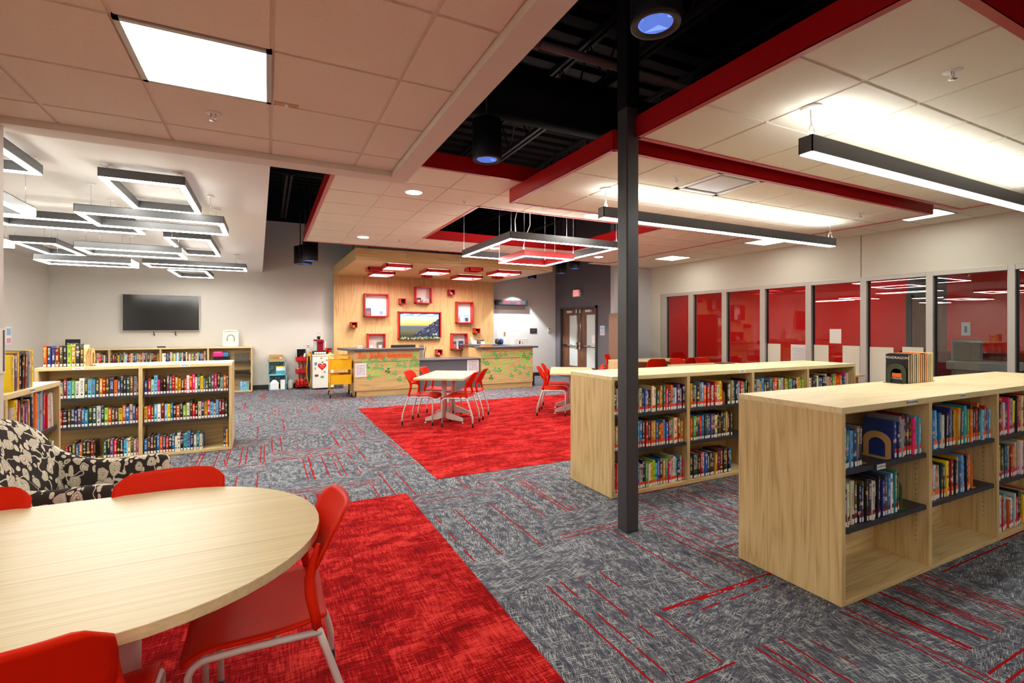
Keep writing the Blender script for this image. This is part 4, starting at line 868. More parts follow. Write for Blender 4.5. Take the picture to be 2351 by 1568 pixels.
# ================================================================ ARMCHAIR
ac = thing('armchair', 'black and cream floral armchair behind the oval table', 'armchair', (-1.02, 3.70, .025), math.radians(-13))
def soft(mb, name, lv=2, par=ac, m_=floral):
    o = mb.build(name, m_, par, True); q = o.modifiers.new('sub', 'SUBSURF'); q.levels = q.render_levels = lv; return o
def cage(pts_rings):
    """loft of closed rings (lists of 3d points) with end caps"""
    mb = MB(); n = len(pts_rings[0]); mb.v = [tuple(p_) for r_ in pts_rings for p_ in r_]
    for a in range(len(pts_rings) - 1):
        for q in range(n): mb.f.append((a * n + q, a * n + (q + 1) % n, (a + 1) * n + (q + 1) % n, (a + 1) * n + q)); mb.m.append(0)
    mb.f.append(tuple(range(n))[::-1]); mb.m.append(0); mb.f.append(tuple((len(pts_rings) - 1) * n + q for q in range(n))); mb.m.append(0); return mb
def rect_ring(x, y0, y1, z0, z1, tilt=0): return [(x, y0, z0), (x, y1, z0), (x + tilt, y1, z1), (x + tilt, y0, z1)]
soft(cage([rect_ring(-.30, -.30, .30, .12, .40), rect_ring(-.27, -.30, .30, .12, .41), rect_ring(.33, -.30, .30, .12, .41), rect_ring(.36, -.30, .30, .12, .40)]), 'seat_base')
soft(cage([rect_ring(-.24, -.25, .25, .38, .47), rect_ring(-.2, -.26, .26, .37, .50), rect_ring(.1, -.26, .26, .37, .51), rect_ring(.34, -.26, .26, .37, .50), rect_ring(.39, -.25, .25, .385, .48)]), 'seat_cushion')
def back_ring(x0, y, zt): return None
rings = []
for y in (-.34, -.31, -.18, 0, .18, .31, .34):
    zt = .97 - .13 * (abs(y) / .34) ** 2.5; e = abs(y) / .34; rings.append([(-.24 + .0, y, .14), (-.14, y, .42), (-.26, y, .72), (-.36 + .03 * e, y, zt - .04), (-.43 + .03 * e, y, zt), (-.48 + .03 * e, y, zt - .06), (-.42, y, .5), (-.36, y, .14)])
soft(cage(rings), 'backrest')
for s_ in (-1, 1):
    rg = []
    for x, z in ((-.42, .80), (-.36, .79), (-.25, .70), (-.12, .635), (.05, .615), (.22, .635), (.34, .64), (.38, .63)):
        yo, yi = s_ * .38, s_ * .27; rg.append([(x, yi, .12), (x, yi, z - .06), (x, (yi + yo) / 2 - s_ * .03, z), (x, (yi + yo) / 2 + s_ * .03, z), (x, yo, z - .06), (x, yo * .97, .12)])
    soft(cage(rg), 'armrest')
for x in (-.3, .3):
    for y in (-.28, .28): MB().lathe([(.014, 0), (.022, .13)], (x, y, 0), 10).build('leg', base_m, ac)

# ================================================================ WOOD WALL, CANOPY, WALL BOXES
ww_ = thing('wood_feature_wall', 'tall oak laminate feature wall behind the desk', 'panel wall', (0, 0, 0))
sx = [1.508, 2.556, 3.747, 4.933, 5.984]
for i in range(4): MB().box(sx[i] + .004, sx[i + 1] - .004, 13.2, 13.44, .0, 2.845).build('wall_panel', desk_z, ww_)
MB().box(1.51, 5.98, 13.206, 13.43, .0, 2.84).build('reveal_strip', alum, ww_)
cn = thing('wood_canopy', 'deep oak laminate canopy hanging over the desk', 'canopy', (0, 0, 0))
MB().prism([(1.56, 10.02), (6.08, 10.02), (5.985, 13.44), (1.51, 13.44)], 2.845, 3.085).build('canopy_slab', desk_x, cn)
for x in (2.556, 3.747, 4.933): MB().box(x - .006, x + .006, 10.012, 10.02, 2.845, 3.085).box(x - .005, x + .005, 10.02, 13.2, 2.8435, 2.845).build('reveal_strip', alum, cn)
for x, y in ((1.9, 10.5), (5.6, 10.5), (1.9, 12.6), (5.6, 12.6), (3.75, 10.5)): MB().tube([(x, y, 3.085), (x, y, 4.9)], .008, 8).build('hanger_rod', black_m, cn)
ZCN = 2.843
def redbox_light(x0, x1, y0, y1, lab, lit):
    t = thing('red_frame_light', lab, 'ceiling light', ((x0 + x1) / 2, (y0 + y1) / 2, ZCN), 0, 'red box lights under the canopy' if lit else 'small unlit red boxes under the canopy'); a, b = (x1 - x0) / 2, (y1 - y0) / 2; h = .075; e = .02
    MB().box(-a, a, -b, -b + e, -h, 0).box(-a, a, b - e, b, -h, 0).box(-a, -a + e, -b, b, -h, 0).box(a - e, a, -b, b, -h, 0).build('frame', redbright, t)
    MB().quad((-a + e, -b + e, -.006), (-a + e, b - e, -.006), (a - e, b - e, -.006), (a - e, -b + e, -.006)).build('diffuser', em_red if lit else redbright, t)
sc_ = .948
for (x0, x1, y0, y1), lab in (((2.21, 2.75, 9.92 + .3, 10.52 + .25), 'red box light nearest the front edge of the canopy, left'), ((2.2, 2.73, 11.7, 12.35), 'red box light farther back on the left of the canopy'), ((3.22, 3.78, 10.75, 11.4), 'red box light in the middle of the canopy'),
                              ((4.28, 4.93, 11.55, 12.2), 'red box light farther back right of the middle'), ((4.74, 5.36, 10.25, 10.9), 'red box light at the right side of the canopy')): redbox_light(x0, x1, y0, y1, lab, True)
for (x0, x1, y0, y1), lab in (((1.98, 2.29, 11.0, 11.35), 'small unlit red box at the left of the canopy'), ((3.99, 4.32, 10.0 + .1, 10.42), 'small unlit red box right of the middle, near the front'), ((3.49, 3.7, 11.9, 12.15), 'tiny unlit red box at the back middle of the canopy'), ((5.18, 5.39, 11.3, 11.55), 'tiny unlit red box at the back right of the canopy')): redbox_light(x0, x1, y0, y1, lab, False)
def frame(mb, x0, x1, z0, z1, y0, y1, e): return mb.box(x0, x1, y0, y1, z0, z0 + e).box(x0, x1, y0, y1, z1 - e, z1).box(x0, x0 + e, y0, y1, z0, z1).box(x1 - e, x1, y0, y1, z0, z1)
def wallbox(x0, x1, z0, z1, lab, depth=.22):
    t = thing('wall_display_box', lab, 'display box', ((x0 + x1) / 2, 13.2, z0), 0, 'red display boxes on the wood wall'); c = (x0 + x1) / 2; h = z1 - z0; a = (x1 - x0) / 2
    frame(MB(), -a, a, 0, h, -depth, 0, .022 if a > .1 else .018).build('frame', redbright, t, bevel=.002); MB().box(-a + .02, a - .02, -.012, 0, .02, h - .02).build('back_panel', white_m if a > .1 else black_m, t)
for a in ((2.245, 2.858, 1.798, 2.396, 'large red display box at upper left with two books'), (3.583, 4.039, 2.173, 2.616, 'square red display box at the top centre'), (3.161, 3.32, 2.132, 2.292, 'tiny red display box left of the top centre one'),
          (4.548, 4.704, 2.43, 2.579, 'tiny red display box at upper right'), (4.772, 5.258, 1.639, 2.242, 'tall red display box right of the picture'), (1.91, 2.064, 1.501, 1.655, 'tiny red display box at the far left'),
          (2.324, 2.777, .91, 1.353, 'red display box just over the left counter'), (4.627, 5.083, .891, 1.351, 'red display box low right of the picture'), (5.306, 5.466, 1.338, 1.491, 'tiny red display box at the right edge'), (4.181, 4.336, .747, .908, 'tiny red display box lowest on the wall')): wallbox(*a)
tvf = thing('framed_television', 'red framed television showing a coastal sunset', 'television', (3.7385, 13.2, 1.194)); frame(MB(), -.6, .6, 0, .751, -.10, 0, .028).build('frame', redbright, tvf, bevel=.002)
MB().box(-.575, .575, -.05, 0, .025, .725).build('bezel', screen, tvf); MB().quad((-.54, -.052, .05), (.54, -.052, .05), (.54, -.052, .70), (-.54, -.052, .70), [(0, 0), (1, 0), (1, 1), (0, 1)]).build('screen', picmat, tvf)
text('3:19', .07, (.42, -.054, .13), (PI / 2, 0, 0), emis('screen_white', (1, 1, 1, 1), .8), tvf, .0002, 'screen_clock')
# leafy garland along the frame's lower edge
lf = MB(); rr = random.Random(3)
for i in range(230):
    x, y, z = 3.17 + rr.random() * 1.14, 13.085 - rr.random() * .03, 1.20 + rr.random() * .055; a = rr.random() * 6.28; b = rr.uniform(-.6, .6); s_ = rr.uniform(.014, .028); lf.mi = 0 if rr.random() < .7 else 1
    d1 = Vector((math.cos(a), .3 * b, math.sin(a))) * s_; d2 = Vector((-math.sin(a), .5, math.cos(a))) * s_ * .45; c_0 = Vector((x, y, z)); lf.quad(c_0 - d1, c_0 - d2, c_0 + d1, c_0 + d2)
gl_ = thing('leaf_garland', 'green and white leaf garland along the framed television', 'garland', (0, 0, 0)); lf.build('leaves', [mat('leaf_green', srgb(70, 120, 52), .6), mat('leaf_white', srgb(220, 226, 200), .6)], gl_); MB().tube([(3.16, 13.09, 1.222), (3.7, 13.088, 1.225), (4.32, 13.09, 1.222)], .004, 6).build('vine', mat('vine_green', srgb(60, 90, 40), .7), gl_)
def standbook(x, y, z, w_, h_, col, lab, cat='book', nm='display_book', tilt=-.12, accent=None, rz=0):
    t = thing(nm, lab, cat, (x, y, z), rz); o = MB().box(-w_ / 2, w_ / 2, -.02, 0, 0, h_).build('cover', mat('cover_' + lab[:20], srgb(*col), .4), t); 
    MB().box(-w_ * .3, w_ * .3, -.0215, -.02, h_ * .12, h_ * .6).build('cover_art', mat('art_' + lab[:20], srgb(*(accent or (220, 200, 160))), .5), t); t.rotation_euler = (tilt, 0, rz); return t
standbook(2.36, 13.14, 1.823, .14, .20, (60, 60, 96), 'dark comic book standing in the large upper left box', accent=(170, 70, 60)); standbook(2.69, 13.14, 1.823, .15, .2, (214, 218, 214), 'pale book standing in the large upper left box', accent=(120, 150, 200))
standbook(3.69, 13.10, 2.197, .13, .125, (30, 30, 34), 'black block sign in the top centre box', 'sign', 'word_block', 0, (200, 200, 200)); standbook(3.90, 13.10, 2.197, .18, .10, (190, 190, 188), 'pale grey block sign in the top centre box', 'sign', 'word_block', 0, (150, 150, 150))
standbook(4.87, 13.14, 1.664, .10, .19, (120, 190, 226), 'light blue book at left in the tall box', accent=(196, 120, 70)); standbook(5.10, 13.14, 1.664, .15, .21, (140, 200, 230), 'light blue book at right in the tall box', accent=(90, 50, 60))
standbook(2.43, 13.12, .935, .14, .2, (206, 160, 140), 'copper coloured book in the box over the left counter', accent=(240, 220, 210)); standbook(2.66, 13.12, .935, .14, .2, (96, 90, 84), 'grey green book in the box over the left counter', accent=(190, 190, 170))
standbook(4.73, 13.12, .916, .12, .21, (60, 70, 90), 'dark book with red art in the low right box', accent=(196, 80, 60)); standbook(4.93, 13.12, .916, .14, .22, (40, 50, 90), 'navy book with a white moon in the low right box', accent=(200, 206, 220))
for x, z, c_0, lab in ((1.99, 1.522, (236, 190, 20), 'yellow cube in the tiny box at the far left'), (5.386, 1.36, (210, 180, 30), 'yellow and pink cube in the tiny box at the right edge'), (4.262, .768, (220, 220, 216), 'white cube in the lowest tiny box'), (4.63, 2.452, (200, 190, 190), 'pale cube in the tiny box at upper right')):
    tag(MB().box(x - .03, x + .03, 13.08, 13.14, z, z + .055).build('desk_cube', mat('cube_' + lab[:9] + str(x), srgb(*c_0), .5), None, bevel=.003), lab, 'cube')

# ================================================================ CIRCULATION DESK
dkL = thing('reception_desk', 'left section of the oak reception desk with orange lettering', 'desk', (0, 0, 0)); Yd = 10.95
def deskfront(t, x0, x1):
    MB().box(x0, x1, Yd, Yd + .03, .133, .752).build('front_panel', desk_x, t, bevel=.002); MB().box(x0, x1, Yd, Yd + .03, .762, 1.0).build('front_panel', desk_x, t, bevel=.002); MB().box(x0 + .002, x1 - .002, Yd + .008, Yd + .03, .74, .77).build('reveal_strip', base_m, t)
    MB().box(x0 + .03, x1 - .03, Yd + .03, Yd + .055, 0, .133).build('plinth', desk_x, t)
deskfront(dkL, 1.67, 3.106); MB().box(1.67, 1.70, Yd + .03, Yd + 1.0, .133, 1.0).box(1.70, 1.72, Yd + .03, Yd + 1.0, 0, .133).build('side_panel', desk_z, dkL); MB().box(3.08, 3.106, Yd + .03, Yd + .33, .0, 1.0).build('side_panel', desk_z, dkL)
MB().prism([(1.60, 10.88), (3.20, 10.88), (3.20, 11.28), (2.0, 11.28), (2.0, 11.95), (1.44, 11.95), (1.44, 11.6)], 1.0, 1.045).build('countertop', countert, dkL, bevel=.003); MB().prism([(1.70, 11.28), (3.08, 11.28), (3.08, 11.75), (1.70, 11.75)], .72, .75).build('work_surface', countert, dkL)
dkM = thing('reception_desk', 'low dark grey middle section of the reception desk', 'desk', (0, 0, 0)); MB().box(3.106, 4.647, 11.03, 11.06, 0, .735).build('front_panel', grey_lam, dkM); MB().box(3.107, 4.646, 11.0, 11.8, .735, .765).build('countertop', countert, dkM, bevel=.002)
dkR = thing('reception_desk', 'right section of the oak reception desk covered in shamrocks', 'desk', (0, 0, 0)); deskfront(dkR, 4.647, 6.058)
MB().box(4.647, 4.675, Yd + .03, Yd + .9, 0, 1.0).build('side_panel', desk_z, dkR); MB().box(6.03, 6.058, Yd + .03, Yd + 1.24, 0, 1.0).build('side_panel', desk_z, dkR); MB().prism([(4.50, 10.86), (6.17, 10.86), (6.17, 12.2), (5.7, 12.2), (5.7, 11.35), (4.60, 11.35)], 1.0, 1.045).build('countertop', countert, dkR, bevel=.003)
bkc = thing('base_cabinet', 'oak cabinet with dark counter against the wood wall, right of the desk gap', 'cabinet', (0, 0, 0))
MB().box(4.95, 6.1, 12.3, 13.18, .02, 1.0).build('body', desk_x, bkc); MB().box(4.86, 6.15, 12.22, 13.19, 1.0, 1.04).build('countertop', countert, bkc, bevel=.003)
for i in range(2):
    dr = MB().box(4.96 + i * .38, 5.33 + i * .38, 12.28, 12.3, .1, .97).build('door', desk_z, bkc); xh = 5.28 + i * .10; MB().tube([(xh, 12.28, .72), (xh, 12.255, .73), (xh, 12.255, .85), (xh, 12.28, .86)], .006, 6).build('handle', chrome, dr)
# shamrocks, converted once from their places on the two fronts to metres (x, z, shade)
SH = [(3.008, 0.899, 0), (1.889, 0.803, 0), (2.006, 0.77, 1), (2.138, 0.789, 1), (2.319, 0.804, 1), (2.525, 0.812, 1), (2.703, 0.803, 0), (2.826, 0.799, 0), (2.989, 0.799, 1), (1.943, 0.654, 2), (2.0, 0.598, 0), (2.132, 0.643, 1), (2.254, 0.622, 1), (2.437, 0.673, 0), (2.622, 0.678, 1), (2.756, 0.662, 1), (2.92, 0.673, 1), (3.044, 0.681, 2), (2.088, 0.5, 0), (2.205, 0.477, 0), (2.389, 0.554, 3), (2.544, 0.493, 1), (2.763, 0.532, 0), (2.925, 0.545, 0), (1.991, 0.426, 1), (2.405, 0.412, 0), (2.65, 0.355, 2), (2.824, 0.4, 2), (2.878, 0.298, 0), (4.677, 0.847, 0), (4.816, 0.849, 0), (4.984, 0.87, 1), (5.145, 0.836, 1), (5.283, 0.863, 1), (5.042, 0.775, 2), (5.434, 0.834, 0), (5.584, 0.843, 0), (5.7, 0.848, 0), (5.805, 0.815, 2), (5.882, 0.891, 0), (6.007, 0.852, 2), (5.723, 0.724, 0), (5.835, 0.674, 0), (5.918, 0.739, 2), (4.693, 0.692, 2), (4.791, 0.644, 2), (4.909, 0.628, 0), (5.05, 0.649, 0), (5.275, 0.662, 0), (5.417, 0.676, 0), (5.68, 0.551, 1), (5.802, 0.513, 1), (5.959, 0.589, 0), (5.201, 0.547, 0), (5.448, 0.526, 0), (5.569, 0.465, 1), (5.0, 0.479, 1), (5.117, 0.462, 2), (5.283, 0.409, 0), (5.448, 0.321, 1), (5.694, 0.377, 1), (5.929, 0.342, 1), (4.893, 0.289, 3), (4.819, 0.443, 2), (4.715, 0.484, 0)]
shg = [mat('paper_light_green', srgb(150, 214, 96), .7), mat('paper_mid_green', srgb(92, 186, 96), .7), mat('paper_green', srgb(62, 176, 72), .7), mat('paper_deep_green', srgb(28, 120, 52), .7)]
def shamrock(x, z, sh, lab, rr):
    mb = MB(); R_ = .058; rz = rr.uniform(-.3, .3)
    def P_(px_, pz_): c, s_ = math.cos(rz), math.sin(rz); return (px_ * c - pz_ * s_, px_ * s_ + pz_ * c)
    for k_ in range(3):
        a = PI / 2 + k_ * 2 * PI / 3; out = []
        for q in range(17):
            th_ = q / 16 * 2 * PI; hx = .8 * (16 * math.sin(th_) ** 3) / 16; hy = (13 * math.cos(th_) - 5 * math.cos(2 * th_) - 2 * math.cos(3 * th_) - math.cos(4 * th_)) / 16 + 1.06
            X_, Y_ = hx * R_ * .62, hy * R_ * .62; out.append(P_(X_ * math.cos(a - PI / 2) - Y_ * math.sin(a - PI / 2), X_ * math.sin(a - PI / 2) + Y_ * math.cos(a - PI / 2)))
        mb2 = [(u_, v_) for u_, v_ in out[:-1]]; i0 = len(mb.v); n_ = len(mb2); dy = -.0006 * k_
        mb.v += [(u_, dy - .0012, v_) for u_, v_ in mb2] + [(u_, dy, v_) for u_, v_ in mb2]; mb.f.append(tuple(i0 + q for q in range(n_))); mb.m.append(0)
        for q in range(n_): mb.f.append((i0 + q, i0 + (q + 1) % n_, i0 + n_ + (q + 1) % n_, i0 + n_ + q)); mb.m.append(0)
    a, b, c, d = P_(-.004, 0), P_(.004, 0), P_(.016, -.078), P_(.004, -.08); mb.quad((a[0], -.001, a[1]), (b[0], -.001, b[1]), (c[0], -.001, c[1]), (d[0], -.001, d[1]))
    o = mb.build('paper_shamrock', shg[sh]); o.location = (x, Yd - .0015, z); tag(o, lab, 'shamrock', 'paper shamrocks on the desk'); return o
rr = random.Random(11); SN = ('light green', 'mid green', 'bright green', 'deep green')
cnt = {}
for x, z, sh in sorted(SH, key=lambda q: (q[0] > 4, round(-q[1] / .16), q[0])):
    sec = 'right' if x > 4 else 'left'; rw = 'above the seam' if z > .757 else ('upper part' if z > .55 else ('middle part' if z > .36 else 'lower part')); kk = (sec, rw); cnt[kk] = cnt.get(kk, 0) + 1
    shamrock(x, z, sh, '%s paper shamrock, %s of the row %s on the %s desk section' % (SN[sh], ordn(cnt[kk]), rw, sec), rr)
xx = 1.755
for w_, pos in (("I'm", (1.755, 1.80, 1.825, 1.90)), ('lucky', None), ('because', None)): pass
LT = [("I", 1.77), ("'", 1.80), ("m", 1.865), ("l", 2.02), ("u", 2.075), ("c", 2.15), ("k", 2.215), ("y", 2.29), ("b", 2.42), ("e", 2.505), ("c", 2.585), ("a", 2.66), ("u", 2.745), ("s", 2.82), ("e", 2.895)]
for i, (ch, x) in enumerate(LT):
    o = text(ch, .165, (x, Yd - .008, .895 + .004 * math.sin(i * 2.3)), (PI / 2, 0, 0), orange_l, None, .006, 'foam_letter', off=.006); wd = ('first', 'second', 'last')[0 if i < 3 else 1 if i < 8 else 2]
    tag(o, 'orange foam %s, %s character of the phrase on the desk front' % ('apostrophe' if ch == "'" else 'letter ' + ch.lower(), ordn(i + 1)), 'letter', 'orange letters on the desk')
def flat(name, x0, x1, z0, z1, y, m_, lab, cat, fr=None, th_=.004, uv=True):
    t = thing(name, lab, cat, ((x0 + x1) / 2, y, z0)); a = (x1 - x0) / 2; h = z1 - z0
    MB().box(-a, a, -th_, 0, 0, h).build('backing', fr or white_m, t); e = .012 if fr else 0; MB().quad((-a + e, -th_ - .0006, e), (a - e, -th_ - .0006, e), (a - e, -th_ - .0006, h - e), (-a + e, -th_ - .0006, h - e), [(0, 0), (1, 0), (1, 1), (0, 1)]).build('printed_face', m_, t); return t
flat('paper_notice', 1.69, 1.925, .44, .735, Yd - .001, notice, 'white printed notice taped at the left of the desk', 'notice'); flat('paper_notice', 4.30, 4.60, .42, .745, 11.029, notice, 'white printed notice on the dark grey middle section', 'notice')
# ================================================================ BACK WALL ITEMS
tv = thing('wall_television', 'large black television mounted on the pale back wall', 'television', (-2.118, 13.45, 1.43))
MB().box(-.714, .714, -.10, -.06, 0, .815).build('bezel', silver, tv, bevel=.003); MB().box(-.705, .705, -.1015, -.099, .012, .805).build('screen', screen, tv); MB().box(-.3, .3, -.06, 0, .2, .6).build('wall_mount', black_m, tv)
for x in (-.16, .24): MB().tube([(x, -.06, .01), (x + .01, -.07, -.06), (x + .02, -.06, -.10), (x - .005, -.05, -.06)], .008, 6).build('mount_strap', black_m, tv)
tag(MB().box(-2.17, -2.02, 13.12, 13.17, HC + .001, HC + .028).build('remote_box', black_m, None, bevel=.003), 'small black box lying on the bookcase under the television', 'device')
fr_ = thing('picture_frame', 'white framed picture of an arch leaning on the back bookcase', 'picture frame', (-.772, 13.25, HC + .001)); frame(MB(), -.165, .165, 0, .385, -.03, 0, .03).build('frame', white_m, fr_, bevel=.002)
MB().box(-.14, .14, -.008, 0, .025, .36).build('mat_board', paper, fr_); ar = MB()
for i in range(26): a = PI * i / 25; x, z = .075 * math.cos(a), .17 + .1 * math.sin(a); ar.box(x - .008, x + .008, -.014, -.008, z - .008, z + .008)
ar.box(-.08, -.06, -.014, -.008, .12, .17).box(.06, .08, -.014, -.008, .12, .17); ar.build('arch_art', mat('sage_paper', srgb(140, 146, 112), .8), fr_); fr_.rotation_euler = (-.08, 0, 0)
bs = thing('tabletop_sign', 'black sign reading biography with a pale border on the back bookcase', 'sign', (-3.635, 13.25, HC + .001)); MB().box(-.132, .132, -.012, 0, 0, .205).build('border', white_m, bs); MB().box(-.124, .124, -.014, -.011, .008, .197).build('face', mat('sign_black', srgb(32, 30, 38), .5), bs)
text('Biography', .045, (0, -.0155, .105), (PI / 2, 0, 0), white_m, bs, .0003, 'sign_lettering'); bs.rotation_euler = (-.08, 0, 0)
lp = thing('wall_poster', 'pale blue and pink printed notice on the left wall', 'poster', (-4.07, 11.65, 1.21)); MB().box(0, .004, -.1, .1, 0, .31).build('backing', white_m, lp); MB().quad((.0045, -.08, .02), (.0045, .08, .02), (.0045, .08, .11), (.0045, -.08, .11)).build('pink_panel', mat('pink_print', srgb(214, 160, 180), .7), lp); MB().quad((.0045, -.08, .16), (.0045, .08, .16), (.0045, .08, .28), (.0045, -.08, .28)).build('blue_panel', mat('blue_print', srgb(150, 190, 220), .7), lp)
pp2 = thing('wall_poster', 'black framed white poster at the extreme left edge on the pier', 'poster', (-1.49, 4.12, 1.21)); MB().box(0, .006, -.1, .085, 0, .28).build('backing', paper, pp2); MB().box(.006, .007, .055, .075, .01, .27).build('black_border', black_m, pp2)
# baskets and folders in the last bay of the back bookcase
def basket(x0, x1, y0, y1, z0, z1, lab, m_=None):
    t = thing('wire_basket', lab, 'basket', ((x0 + x1) / 2, (y0 + y1) / 2, z0)); a, b, h = (x1 - x0) / 2, (y1 - y0) / 2, z1 - z0; mb = MB()
    for s_ in (-1, 1):
        for i in range(9): mb.box(-a + i * a / 4 - .003, -a + i * a / 4 + .003, s_ * b - .003, s_ * b + .003, 0, h)
        for i in range(5): mb.box(-a, a, s_ * b - .003, s_ * b + .003, i * h / 4 - .003 + .003, i * h / 4 + .006); mb.box(s_ * a - .003, s_ * a + .003, -b, b, i * h / 4, i * h / 4 + .006)
    mb.build('mesh_side', m_ or black_m, t); MB().box(-a, a, -b, b, 0, .006).build('bottom', m_ or black_m, t); return t
basket(-1.12, -.80, 13.12, 13.36, BZ[0] + .001, .83, 'black basket holding pink and blue packets in the back bookcase')
hz_ = MB(); hz_.prism([(-1.13, 13.13), (-.92, 13.13), (-.90, 13.35), (-1.1, 13.35)], .825, .96); tag(hz_.build('plastic_packet', mat('pink_plastic', srgb(226, 40, 130), .3), None, bevel=.03), 'shiny pink packet heaped in the black basket', 'packet')
tag(MB().prism([(-.93, 13.14), (-.81, 13.14), (-.82, 13.35), (-.91, 13.35)], .826, .93).build('plastic_packet', mat('blue_plastic', srgb(40, 130, 190), .3), None, bevel=.02), 'shiny blue packet heaped in the black basket', 'packet')
basket(-.69, -.41, 13.12, 13.36, BZ[0] + .001, .90, 'black wire basket with chrome mesh in the last bay', mat('mesh_grey', srgb(96, 96, 98), .4, .5))
ft = thing('file_tray', 'dark wooden tray on the middle shelf of the last bay', 'tray', (-.55, 13.24, BZ[1] + .001)); frame(MB(), -.16, .16, 0, .10, -.1, .1, .012).build('frame', mat('dark_wood', srgb(70, 54, 38), .5), ft)

# crates, boxes and bottle
def crate(x0, x1, z0, z1, lab):
    t = thing('milk_crate', lab, 'crate', ((x0 + x1) / 2, 13.28, z0), 0, 'light blue crates stacked on their sides'); a, h = (x1 - x0) / 2, z1 - z0
    frame(MB(), -a, a, 0, h, -.14, .14, .012).build('shell', teal, t); lt = MB()
    for s_ in (-1, 1): lt.tube([(-a + .01, .13, .01 if s_ > 0 else h - .01), (a - .01, .13, h - .01 if s_ > 0 else .01)], .008, 6)
    for i in range(1, 6): lt.box(-a + i * a / 3 - .005, -a + i * a / 3 + .005, .125, .135, .01, h - .01).box(-a + .01, a - .01, .125, .135, i * h / 6 - .004, i * h / 6 + .004)
    lt.build('lattice_back', mat('deep_teal', srgb(60, 140, 152), .5), t); return t
crate(.03, .415, 0.004, .365, 'light blue plastic crate on the floor, lower of the stack'); crate(.01, .395, .366, .70, 'light blue plastic crate on top of the other crate')
bx = thing('carton', 'brown cardboard carton on top of the blue crates', 'box', (.19, 13.28, .701)); MB().box(-.155, .155, -.12, .12, 0, .145).build('box_body', card, bx, bevel=.003); text('Caf Dreams', .04, (.0, -.1215, .075), (PI / 2, 0, 0), black_m, bx, .0003, 'print'); MB().box(.07, .12, -.122, -.12, .06, .085).build('label_sticker', white_m, bx)
b2 = thing('drink_pouch', 'white blue and yellow packet in the upper crate', 'packet', (.29, 13.24, .38)); MB().box(-.10, .10, -.05, .05, 0, .085).build('lower_body', mat('packet_blue', srgb(60, 170, 196), .4), b2); MB().box(-.10, .10, -.052, .05, .085, .17).build('upper_body', white_m, b2); MB().box(-.10, .10, -.053, .05, .17, .19).build('yellow_band', mat('packet_yellow', srgb(240, 210, 40), .4), b2)
b3 = thing('carton', 'white carton with a peaked open top in the lower crate', 'box', (.15, 13.22, .018)); MB().box(-.095, .095, -.07, .07, 0, .155).build('box_body', mat('carton_white', srgb(222, 228, 236), .6), b3); MB().quad((-.095, -.07, .155), (.095, -.07, .155), (.03, -.03, .225), (-.03, -.03, .225)).build('open_flap', white_m, b3); MB().box(.02, .085, -.0715, -.07, .03, .12).build('printed_panel', notice, b3)
b4 = thing('carton', 'narrow white box standing at right in the lower crate', 'box', (.335, 13.22, .018)); MB().box(-.05, .05, -.07, .07, 0, .22).build('box_body', white_m, b4); MB().box(-.045, .045, -.0715, -.07, .14, .2).build('printed_panel', notice, b4)
jg = thing('water_jug', 'cloudy translucent plastic jug on the floor beside the crates', 'jug', (.505, 13.28, .004)); MB().lathe([(.0, 0), (.065, 0), (.072, .02), (.072, .15), (.05, .2), (.022, .225), (.022, .25), (0, .25)]).build('bottle', clearp, jg); MB().tube([(.03, -.02, .215), (.07, -.03, .19), (.068, -.03, .12)], .009, 8).build('handle', clearp, jg)
# red rolling cart
rc_ = thing('utility_cart', 'red three tier rolling cart beside the mini fridge', 'cart', (.755, 13.25, .004))
for z in (.09, .39, .68):
    tr_ = MB(); frame(tr_, -.13, .13, z, z + .10, -.15, -.145, .1); tr_ = MB().box(-.13, .13, -.15, .15, z, z + .006).box(-.13, .13, -.15, -.144, z, z + .1).box(-.13, .13, .144, .15, z, z + .1).box(-.13, -.124, -.15, .15, z, z + .1).box(.124, .13, -.15, .15, z, z + .1); tr_.build('tray', redcart, rc_)
MB().box(-.145, .145, -.16, .16, .06, .08).build('base_plate', redcart, rc_)
for y in (-.156, .156): MB().tube([(-.045, y, .08), (-.045, y, .76), (-.04, y, .785), (-.02, y, .80), (.02, y, .80), (.04, y, .785), (.045, y, .76), (.045, y, .08)], .011, 8).build('handle_frame', redcart, rc_)
for x in (-.12, .12):
    for y in (-.13, .13): MB().tube([(x - .012, y, .03), (x + .012, y, .03)], .03, 14).build('caster', rubber, rc_)
bd = thing('letter_board', 'small black board standing in the top tray of the red cart', 'board', (.755, 13.32, .70)); MB().box(-.1, .1, -.01, .01, 0, .275).build('panel', screen, bd); MB().box(-.108, -.1, -.012, .012, 0, .28).box(-.108, .1, -.012, .012, .275, .283).build('frame', white_m, bd)
tag(MB().lathe([(0, 0), (.028, 0), (.028, .13), (.018, .15), (.018, .18), (0, .18)], (.83, 13.2, .695)).build('white_bottle', white_m), 'slim white bottle in the top tray of the red cart', 'bottle')
tag(MB().box(.64, .74, 13.16, 13.26, .405, .50).build('snack_box', mat('pinkish_box', srgb(226, 206, 200), .5), None, bevel=.006), 'pale snack box in the middle tray of the red cart', 'box'); tag(MB().box(.76, .86, 13.16, 13.30, .405, .51).build('storage_bin', mat('olive_bin', srgb(90, 96, 70), .4), None, bevel=.006), 'dark bin in the middle tray of the red cart', 'bin')
tag(MB().box(.66, .83, 13.14, 13.28, .105, .235).build('snack_box', mat('orange_box', srgb(236, 106, 36), .5), None, bevel=.006), 'orange and white snack box in the bottom tray of the red cart', 'box')
